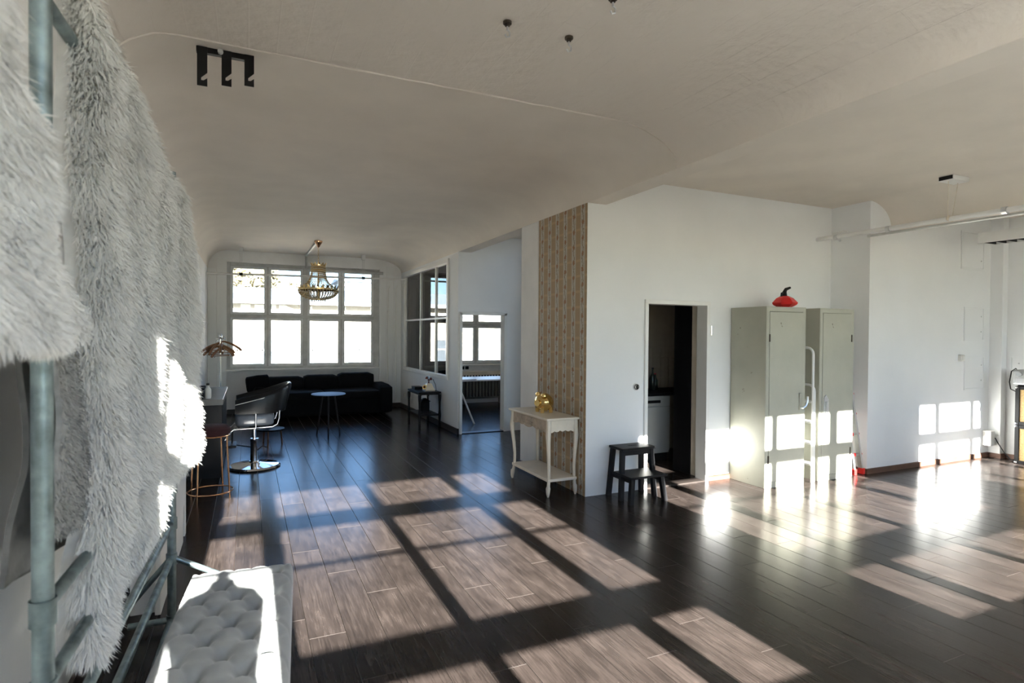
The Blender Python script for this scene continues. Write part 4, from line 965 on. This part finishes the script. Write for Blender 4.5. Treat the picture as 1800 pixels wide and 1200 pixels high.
# step stool
ss = thing('step_stool', 'black wooden two-step stool beside the kitchen doorway', 'step stool', (3.46, 4.62, 0))
ux0, ux1 = 3.255, 3.685
MB().box(ux0+.015, ux1-.015, 4.56, 4.79, .475, .50).build('top_step', 'black', ss, bevel=.006)
hole = MB().box(3.42, 3.52, 4.665, 4.69, .4985, .5008).build('hand_slot', 'black_matte', ss)
MB().box(ux0, ux1, 4.40, 4.70, .235, .258).build('lower_step', 'black', ss, bevel=.006)
for x, s in ((ux0+.045, -1), (ux1-.045, 1)):
    def leg(y0, y1, z1, w_=.021):
        mb = MB(); a = (x, y1, z1); b = (x+s*.03, y0, 0)
        mb.surf([[(p[0]-w_, p[1]-w_, p[2]), (p[0]+w_, p[1]-w_, p[2]), (p[0]+w_, p[1]+w_, p[2]), (p[0]-w_, p[1]+w_, p[2])] for p in (b, a)], closed=True)
        mb.add([(b[0]-w_, b[1]-w_, 0), (b[0]+w_, b[1]-w_, 0), (b[0]+w_, b[1]+w_, 0), (b[0]-w_, b[1]+w_, 0)], [(3, 2, 1, 0)]); return mb
    leg(4.785, 4.755, .475).build('rear_leg', 'black', ss); leg(4.575, 4.60, .475).build('middle_leg', 'black', ss); leg(4.42, 4.44, .235).build('front_leg', 'black', ss)
    MB().box(x-.012, x+.012, 4.43, 4.77, .19, .225).build('side_rail', 'black', ss)
MB().box(ux0+.05, ux1-.05, 4.585, 4.605, .425, .47).build('cross_rail', 'black', ss)
# wall switch
sw = thing('rotary_switch', 'small round black and white rotary switch left of kitchen door', 'switch', (3.62, YD, 1.06))
MB().cyl((3.617, YD, 1.065), (3.617, YD-.012, 1.065), .036, 22).build('plate', 'plastic_white', sw, smooth=SM)
MB().tube([(3.617+.026*math.cos(a*PI/9), YD-.013, 1.065+.026*math.sin(a*PI/9)) for a in range(18)], .004, 6, closed=True).build('rim', 'black', sw)
MB().box(3.610, 3.624, YD-.03, YD-.012, 1.045, 1.085).build('knob', 'black', sw, bevel=.003)

# ================================================================== KITCHEN
dw = thing('dishwasher', 'white dishwasher in the dark kitchen', 'dishwasher', (4.6, 6.1, 0))
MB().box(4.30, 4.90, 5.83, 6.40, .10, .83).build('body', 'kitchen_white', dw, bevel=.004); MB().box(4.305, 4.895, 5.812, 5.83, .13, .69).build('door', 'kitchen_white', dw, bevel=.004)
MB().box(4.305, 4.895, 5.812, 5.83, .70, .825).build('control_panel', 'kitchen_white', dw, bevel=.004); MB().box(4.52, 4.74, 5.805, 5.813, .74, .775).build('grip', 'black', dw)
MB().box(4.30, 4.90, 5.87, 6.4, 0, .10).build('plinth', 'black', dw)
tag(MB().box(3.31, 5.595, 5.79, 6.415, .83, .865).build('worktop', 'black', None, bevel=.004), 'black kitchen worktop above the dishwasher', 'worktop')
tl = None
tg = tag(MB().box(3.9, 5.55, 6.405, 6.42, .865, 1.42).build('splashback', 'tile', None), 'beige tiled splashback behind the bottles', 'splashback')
for i in range(11):
    for j in range(4):
        if tl is None:
            tl = MB().box(3.91, 4.05, 6.398, 6.405, .87, 1.003).build('tile', 'tile', tg, bevel=.003)
        else:
            o = tl.copy(); COL.objects.link(o); o.parent = tg; o.location = (.145*i, 0, .139*j)
bl = ['leftmost in the kitchen', 'tallest in the kitchen', 'slim one beside the tallest', 'short one in the middle of the row', 'second from the right', 'last on the right']
for k, (x, y, hh) in enumerate(((4.52, 6.10, .26), (4.61, 6.15, .36), (4.70, 6.10, .32), (4.78, 6.22, .22), (4.86, 6.12, .30), (4.95, 6.18, .22))):
    t = thing('bottle', 'dark bottle on the worktop, '+bl[k], 'bottle', (x, y, .865), 'bottles on the kitchen worktop')
    MB().lathe([(.012, 0), (.034, .0), (.036, .01), (.036, hh*.55), (.028, hh*.66), (.012, hh*.76), (.011, hh*.95), (.005, hh*.952)], (x, y, .865), 14).build('body', 'bottle', t, smooth=SM)
    MB().cyl((x, y, .865+hh*.94), (x, y, .865+hh), .014, 10).build('cap', ('alu', 'black', 'red')[k % 3], t)

# ================================================================== LOCKERS, LADDERS
def locker(x0, x1, y0, y1, H, label, hinge_left):
    t = thing('metal_locker', label, 'locker', ((x0+x1)/2, (y0+y1)/2, 0), 'olive metal lockers')
    b = MB(); T = .012
    b.box(x0, x0+T, y0, y1, .0, H); b.box(x1-T, x1, y0, y1, .0, H); b.box(x0+T, x1-T, y1-T, y1, 0, H); b.box(x0+T, x1-T, y0, y1-T, H-T, H); b.box(x0+T, x1-T, y0+.02, y1-T, .05, .06)
    b.build('body', 'locker', t, bevel=.003)
    f = MB(); f.box(x0+T, x0+.045, y0, y0+.015, 0, H-T); f.box(x1-.045, x1-T, y0, y0+.015, 0, H-T); f.box(x0+.045, x1-.045, y0, y0+.015, H-.05, H-T); f.box(x0+.045, x1-.045, y0, y0+.015, 0, .06)
    f.build('front_frame', 'locker', t)
    d = MB().box(x0+.049, x1-.049, y0-.004, y0+.012, .064, H-.054).build('door', 'locker', t, bevel=.003)
    hx_ = x0+.045 if hinge_left else x1-.045
    for z in (.30, H-.33): MB().cyl((hx_, y0-.006, z-.04), (hx_, y0-.006, z+.04), .007, 8).build('hinge', 'rust', d)
    kx = x1-.085 if hinge_left else x0+.10
    return t, d, kx
H1 = 1.905
L1, dd, kx = locker(4.90, 5.49, 4.33, 4.81, H1, 'left olive metal locker with chipped paint and red vessel on top', True)
MB().box(kx-.016, kx+.016, 4.312, 4.326, .80, .98).build('lock_plate', 'locker', dd, bevel=.003)
MB().tube([(kx-.01, 4.30, .83), (kx-.01, 4.272, .83), (kx+.02, 4.265, .85), (kx+.045, 4.265, .90), (kx+.045, 4.265, .95)], .011, 8).build('handle', 'alu', dd, smooth=SM)
L2, dd, kx = locker(5.70, 6.265, 4.32, 4.80, H1, 'right olive metal locker with recessed latch beside the ladder', False)
MB().prism([(kx-.035, .74), (kx+.03, .74), (kx+.04, .90), (kx-.0, .95), (kx-.035, .92)], 'y', 4.304, 4.316).build('latch_plate', 'alu', dd, bevel=.003)
MB().box(kx-.018, kx+.018, 4.285, 4.304, .76, .88).build('latch', 'alu', dd, bevel=.005)
# red vessel
rv = thing('red_fuel_can', 'red faceted can with a black spout on the left locker', 'can', (5.36, 4.5, H1))
vx, vy = 5.36, 4.50
rr = [(.06, 0), (.125, .035), (.135, .055), (.09, .105), (.045, .13)]
MB().lathe(rr, (vx, vy, H1), 7).build('body', 'red', rv)
MB().tube([(vx, vy, H1+.12), (vx, vy, H1+.175), (vx+.02, vy, H1+.205), (vx+.075, vy-.01, H1+.225)], [.03, .022, .018, .012], 10).build('spout', 'black', rv, smooth=SM)
MB().tube([(vx-.01, vy, H1+.17), (vx-.045, vy, H1+.16), (vx-.05, vy, H1+.125)], .010, 8).build('handle', 'black', rv, smooth=SM)
# white tube step ladders folded between the lockers
def loop_ladder(x, y0, y1, H, label, r=.0135):
    t = thing('folding_ladder', label, 'ladder', (x, (y0+y1)/2, 0), 'white folded ladders between the lockers')
    p = [(x, y0, 0), (x, y0, H-.07)]+[(x, y0+.07*(1-math.cos(a)), H-.07+.07*math.sin(a)) for a in (PI/8, PI/4, 3*PI/8, PI/2)]+[(x, y1-.07*(1-math.sin(a)), H-.07+.07*math.cos(a)) for a in (PI/8*0, PI/8*0) if False]
    p += [(x, y1-.07+.07*math.sin(a), H-.07+.07*math.cos(a)) for a in (0, PI/6, PI/3, PI/2)]+[(x, y1, 0)]
    MB().tube(p, r, 10).build('hoop', 'white_metal', t, smooth=SM)
    for z in (.20, .43, .66, .88):
        if z < H-.15: MB().box(x-.018, x+.018, y0, y1, z-.012, z+.012).build('step', 'white_metal', t, bevel=.004)
    return t
loop_ladder(5.575, 4.30, 4.66, 1.47, 'taller white tubular ladder folded between the two lockers')
loop_ladder(5.640, 4.33, 4.62, 1.06, 'shorter white tubular ladder folded between the two lockers')
al = thing('step_ladder', 'aluminium ladder with red feet leaning beside the right locker', 'ladder', (6.40, 4.4, 0))
def rail(a, b, n='rail'):
    a, b = Vector(a), Vector(b); w_ = .015
    mb = MB(); mb.surf([[(p.x-w_, p.y-w_*1.6, p.z), (p.x+w_, p.y-w_*1.6, p.z), (p.x+w_, p.y+w_*1.6, p.z), (p.x-w_, p.y+w_*1.6, p.z)] for p in (a, b)], closed=True)
    mb.add([(b.x-w_, b.y-w_, b.z), (b.x+w_, b.y-w_, b.z), (b.x+w_, b.y+w_, b.z), (b.x-w_, b.y+w_, b.z)], [(0, 1, 2, 3)]); mb.build(n, 'alu', al)
    MB().box(a.x-.022, a.x+.022, a.y-.032, a.y+.032, 0, .07).build('rubber_foot', 'red', al, bevel=.006)
fa, ta = (6.350, 4.36, .03), (6.345, 4.62, 1.75); fb, tb2 = (6.49, 4.36, .03), (6.47, 4.62, 1.75)
rail(fa, ta); rail(fb, tb2)
for k in range(7):
    t = (.20+.235*k)/1.75; a = Vector(fa).lerp(Vector(ta), t); b = Vector(fb).lerp(Vector(tb2), t)
    MB().cyl(a, b, .014, 8).build('rung', 'alu', al); MB().cyl(b, b+Vector((.035, 0, 0)), .017, 8).build('rung_cap', 'red', al); MB().box(a.x+.015, a.x+.06, a.y-.02, a.y+.02, a.z-.018, a.z+.018).build('rung_clamp', 'red', al)

# ================================================================== RIGHT WALL
for x0, x1, z0, z1, y, lb in ((8.36, 8.84, 2.50, 2.95, 4.33, 'white access panel highest on the right wall'), (8.45, 8.86, 1.57, 1.97, 4.33, 'white access panel in the middle of the right wall'), (8.47, 8.88, .93, 1.33, 4.33, 'white access panel lowest on the right wall, above the sun patches')):
    t = thing('access_panel', lb, 'panel', ((x0+x1)/2, y, z0), 'access panels in the right wall')
    f = MB(); f.box(x0-.02, x0, y-.010, y, z0-.02, z1+.02); f.box(x1, x1+.02, y-.010, y, z0-.02, z1+.02); f.box(x0, x1, y-.010, y, z1, z1+.02); f.box(x0, x1, y-.010, y, z0-.02, z0); f.build('frame', 'wall', t)
    MB().box(x0+.006, x1-.006, y-.008, y-.001, z0+.006, z1-.006).build('cover', 'wall', t)
    for z in (z0+.1, z1-.1): MB().cyl((x1-.05, y-.008, z), (x1-.05, y-.012, z), .009, 8).build('screw', 'old_frame', t)
t = thing('access_panel', 'white access panel on the side wall behind the amplifier', 'panel', (9.15, 4.0, .93), 'access panels in the right wall')
f = MB(); f.box(9.14, 9.15, 3.80, 3.82, .91, 1.35); f.box(9.14, 9.15, 4.13, 4.15, .91, 1.35); f.box(9.14, 9.15, 3.82, 4.13, .91, .93); f.box(9.14, 9.15, 3.82, 4.13, 1.33, 1.35); f.build('frame', 'wall', t)
MB().box(9.142, 9.149, 3.826, 4.124, .936, 1.324).build('cover', 'wall', t); MB().cyl((9.142, 4.05, 1.26), (9.137, 4.05, 1.26), .009, 8).build('screw', 'old_frame', t)
sb = thing('junction_box', 'small cream switch box on the right wall beside access panels', 'switch', (8.36, 4.33, 1.3))
MB().box(8.31, 8.39, 4.285, 4.33, 1.285, 1.37).build('box', 'plastic_white', sb, bevel=.008); MB().box(8.33, 8.37, 4.278, 4.286, 1.30, 1.355).build('rocker', 'plastic_white', sb, bevel=.003)
pb = thing('power_box', 'white power socket box low at the end of the right wall', 'socket', (8.95, 4.3, .2))
MB().box(8.90, 9.0, 4.23, 4.33, .16, .36).build('box', 'plastic_white', pb, bevel=.01); MB().cyl((9.0, 4.28, .31), (9.06, 4.25, .29), .025, 12).build('plug', 'plastic_white', pb)
tag(MB().tube([(8.985, 4.225, .27), (8.99, 4.19, .20), (8.99, 4.12, .09), (8.98, 4.05, .02), (8.96, 4.0, .008), (8.90, 3.985, .008)], .006, 6).build('power_cable', 'black', None, smooth=SM), 'black power cable hanging from the socket box to the floor', 'cable')
mat('grille', (.55, .37, .15), .45, vary=.35, scale=60, bump=.4, bscale=220)
def cab(z0, z1, label):
    t = thing('speaker_cabinet', label, 'speaker', (9.0, 3.6, z0), 'stacked gold speaker cabinets')
    x0, x1, y0, y1 = 8.85, 9.125, 3.27, 3.955; g = .045
    MB().box(x0+.03, x1, y0, y1, z0, z1).build('box', 'black', t, bevel=.008)
    f = MB(); f.box(x0, x0+.03, y0, y0+g, z0, z1); f.box(x0, x0+.03, y1-g, y1, z0, z1); f.box(x0, x0+.03, y0+g, y1-g, z0, z0+g); f.box(x0, x0+.03, y0+g, y1-g, z1-g, z1); f.build('frame', 'black', t, bevel=.004)
    MB().box(x0+.014, x0+.03, y0+g, y1-g, z0+g, z1-g).build('grille_cloth', 'grille', t)
    for y in (y0+.014, y1-.014):
        for z in (z0+.018, z1-.018): MB().ball((x0+.004, y, z), .017, 8, 6).build('corner_guard', 'chrome', t, smooth=3)
cab(0.0, .492, 'lower gold-fronted speaker cabinet at the right edge'); cab(.4925, .985, 'upper gold-fronted speaker cabinet carrying the amplifier')
am = thing('amplifier', 'silver amplifier head on top of the speaker cabinets', 'amplifier', (9.0, 3.6, .985))
MB().box(8.84, 9.11, 3.30, 3.985, 1.0, 1.19).build('case', 'amp_silver', am, bevel=.02)
for y in (3.36, 3.92): MB().box(8.88, 9.08, y-.02, y+.02, .9855, 1.0).build('foot', 'black', am)
for k in range(6): MB().cyl((8.84, 3.90-.1*k, 1.135), (8.81, 3.90-.1*k, 1.135), .026, 16).build('knob', 'chrome', am, smooth=SM)
MB().box(8.835, 8.841, 3.33, 3.95, 1.02, 1.085).build('control_strip', 'alu', am)
tag(MB().tube([(9.0, 3.978, 1.15), (9.0, 4.02, 1.20), (8.99, 4.06, 1.16), (8.99, 4.08, 1.02), (9.0, 4.07, .93), (9.02, 4.02, .90)], .007, 6).build('signal_cable', 'black', None, smooth=SM), 'black cable looping down from the amplifier', 'cable')
# ================================================================== CEILING FIXTURES
lb_ = thing('lighting_bar', 'white tube lighting bar hanging below the right ceiling', 'bar', (6.26, 3.3, 2.75))
MB().cyl((6.26, 4.80, 2.765), (6.26, .6, 2.745), .024, 12).build('tube', 'white_metal', lb_, smooth=SM)
MB().cyl((6.30, 4.2, 2.72), (6.30, .6, 2.70), .014, 10).build('cable_tube', 'rail_steel', lb_, smooth=SM)
for y in (4.55, 3.95, 2.9, 1.8): MB().cyl((6.26, y-.02, 2.755), (6.26, y+.02, 2.755), .034, 12).build('coupler', 'alu', lb_); MB().cyl((6.26, y, 2.75), (6.33, y, 2.72), .012, 8).build('coupler_bolt', 'alu', lb_)
tag(MB().box(6.18, 6.44, 3.28, 3.42, HC-.045, HC).build('pulley_box', 'white_metal', lb_, bevel=.005)); MB().box(6.175, 6.18, 3.29, 3.41, HC-.04, HC-.005).build('box_opening', 'black', lb_)
for x in (6.24, 6.40): MB().cyl((x, 3.36, HC-.045), (x if x < 6.3 else 6.31, 3.36, 2.76), .0035, 6).build('cord', 'cream', lb_)
for x in (6.255, 6.31): MB().ball((x, 3.36, 2.765), (.03, .02, .03), 10, 6).build('knot', 'cream', lb_, smooth=3)
cl_ = tag(MB().tube([(6.25, 4.40, 2.795), (6.27, 4.46, 2.815), (6.25, 4.52, 2.80), (6.28, 4.6, 2.81)], .012, 6).build('cable_bundle', 'white_metal', lb_))
lv = thing('louvre_lamp', 'grey fluorescent ceiling lamp with louvres at the right edge', 'ceiling lamp', (8.2, 3.3, 2.7))
f = MB(); f.box(8.05, 8.35, 1.9, 4.0, 2.80, 2.86); f.build('housing', 'white_metal', lv)
sl = None
for k in range(20):
    y = 1.95+.105*k
    if sl is None: sl = MB().box(8.06, 8.34, y, y+.012, 2.74, 2.80).build('louvre', 'black', lv)
    else: o = sl.copy(); COL.objects.link(o); o.location = (0, .105*k, 0)
MB().box(8.04, 8.06, 1.9, 4.0, 2.735, 2.80).build('side_rail', 'white_metal', lv); MB().box(8.34, 8.36, 1.9, 4.0, 2.735, 2.80).build('side_rail', 'white_metal', lv)
for y in (2.3, 3.6): MB().cyl((8.2, y, 2.86), (8.2, y, HC), .006, 6).build('suspension', 'rail_steel', lv)
# hook bracket
hb = thing('hook_bracket', 'black triple-hook backdrop bracket on the left bay ceiling', 'bracket', (-.12, 3.63, HC))
MB().box(-.26, .03, 3.615, 3.645, HC-.03, HC-.0).build('back_bar', 'black', hb)
for i, x in enumerate((-.255, -.135, -.02)):
    z1, z0 = HC-.005, HC-.22+.02*i
    poly = [(x, z1), (x+.055, z1), (x+.055, z0+.045), (x+.028, z0+.022), (x+.022, z0+.03), (x+.05, z0+.065), (x+.05, z0+.075), (x+.055, z0+.08)]
    poly = [(x, z1), (x+.05, z1), (x+.05, z0+.075), (x+.02, z0+.045), (x+.02, z0+.03), (x+.032, z0+.03), (x+.05, z0+.045), (x+.05, z0), (x, z0)]
    MB().prism(poly, 'y', 3.60, 3.606).build('hook_plate', 'black', hb)
MB().cyl((-.14, 3.60, HC-.02), (-.14, 3.58, HC-.02), .014, 8).build('bolt', 'old_frame', hb)
for (x, y), lbl in zip(((1.185, 2.663), (1.54, 2.66), (1.543, 2.26)), ('left steel ceiling bolt above the foreground floor', 'right steel ceiling bolt above the foreground floor', 'steel ceiling bolt at the top edge of the view')):
    t = thing('ceiling_bolt', lbl, 'bolt', (x, y, HC-.07), 'steel bolts in the ceiling')
    MB().lathe([(.004, -.012), (.022, -.012), (.022, 0), (.004, 0)], (x, y, HC), 12).build('washer', 'rust', t)
    MB().lathe([(.010, -.025), (.014, -.022), (.014, -.012), (.008, -.012)], (x, y, HC), 6).build('nut', 'rust', t); MB().cyl((x, y, HC-.012), (x, y, HC-.045), .005, 8).build('shank', 'alu', t)
    MB().tube([(x, y, HC-.04), (x+.014, y, HC-.05), (x+.012, y, HC-.072), (x-.004, y, HC-.078), (x-.012, y, HC-.066)], .004, 6).build('eye', 'alu', t)
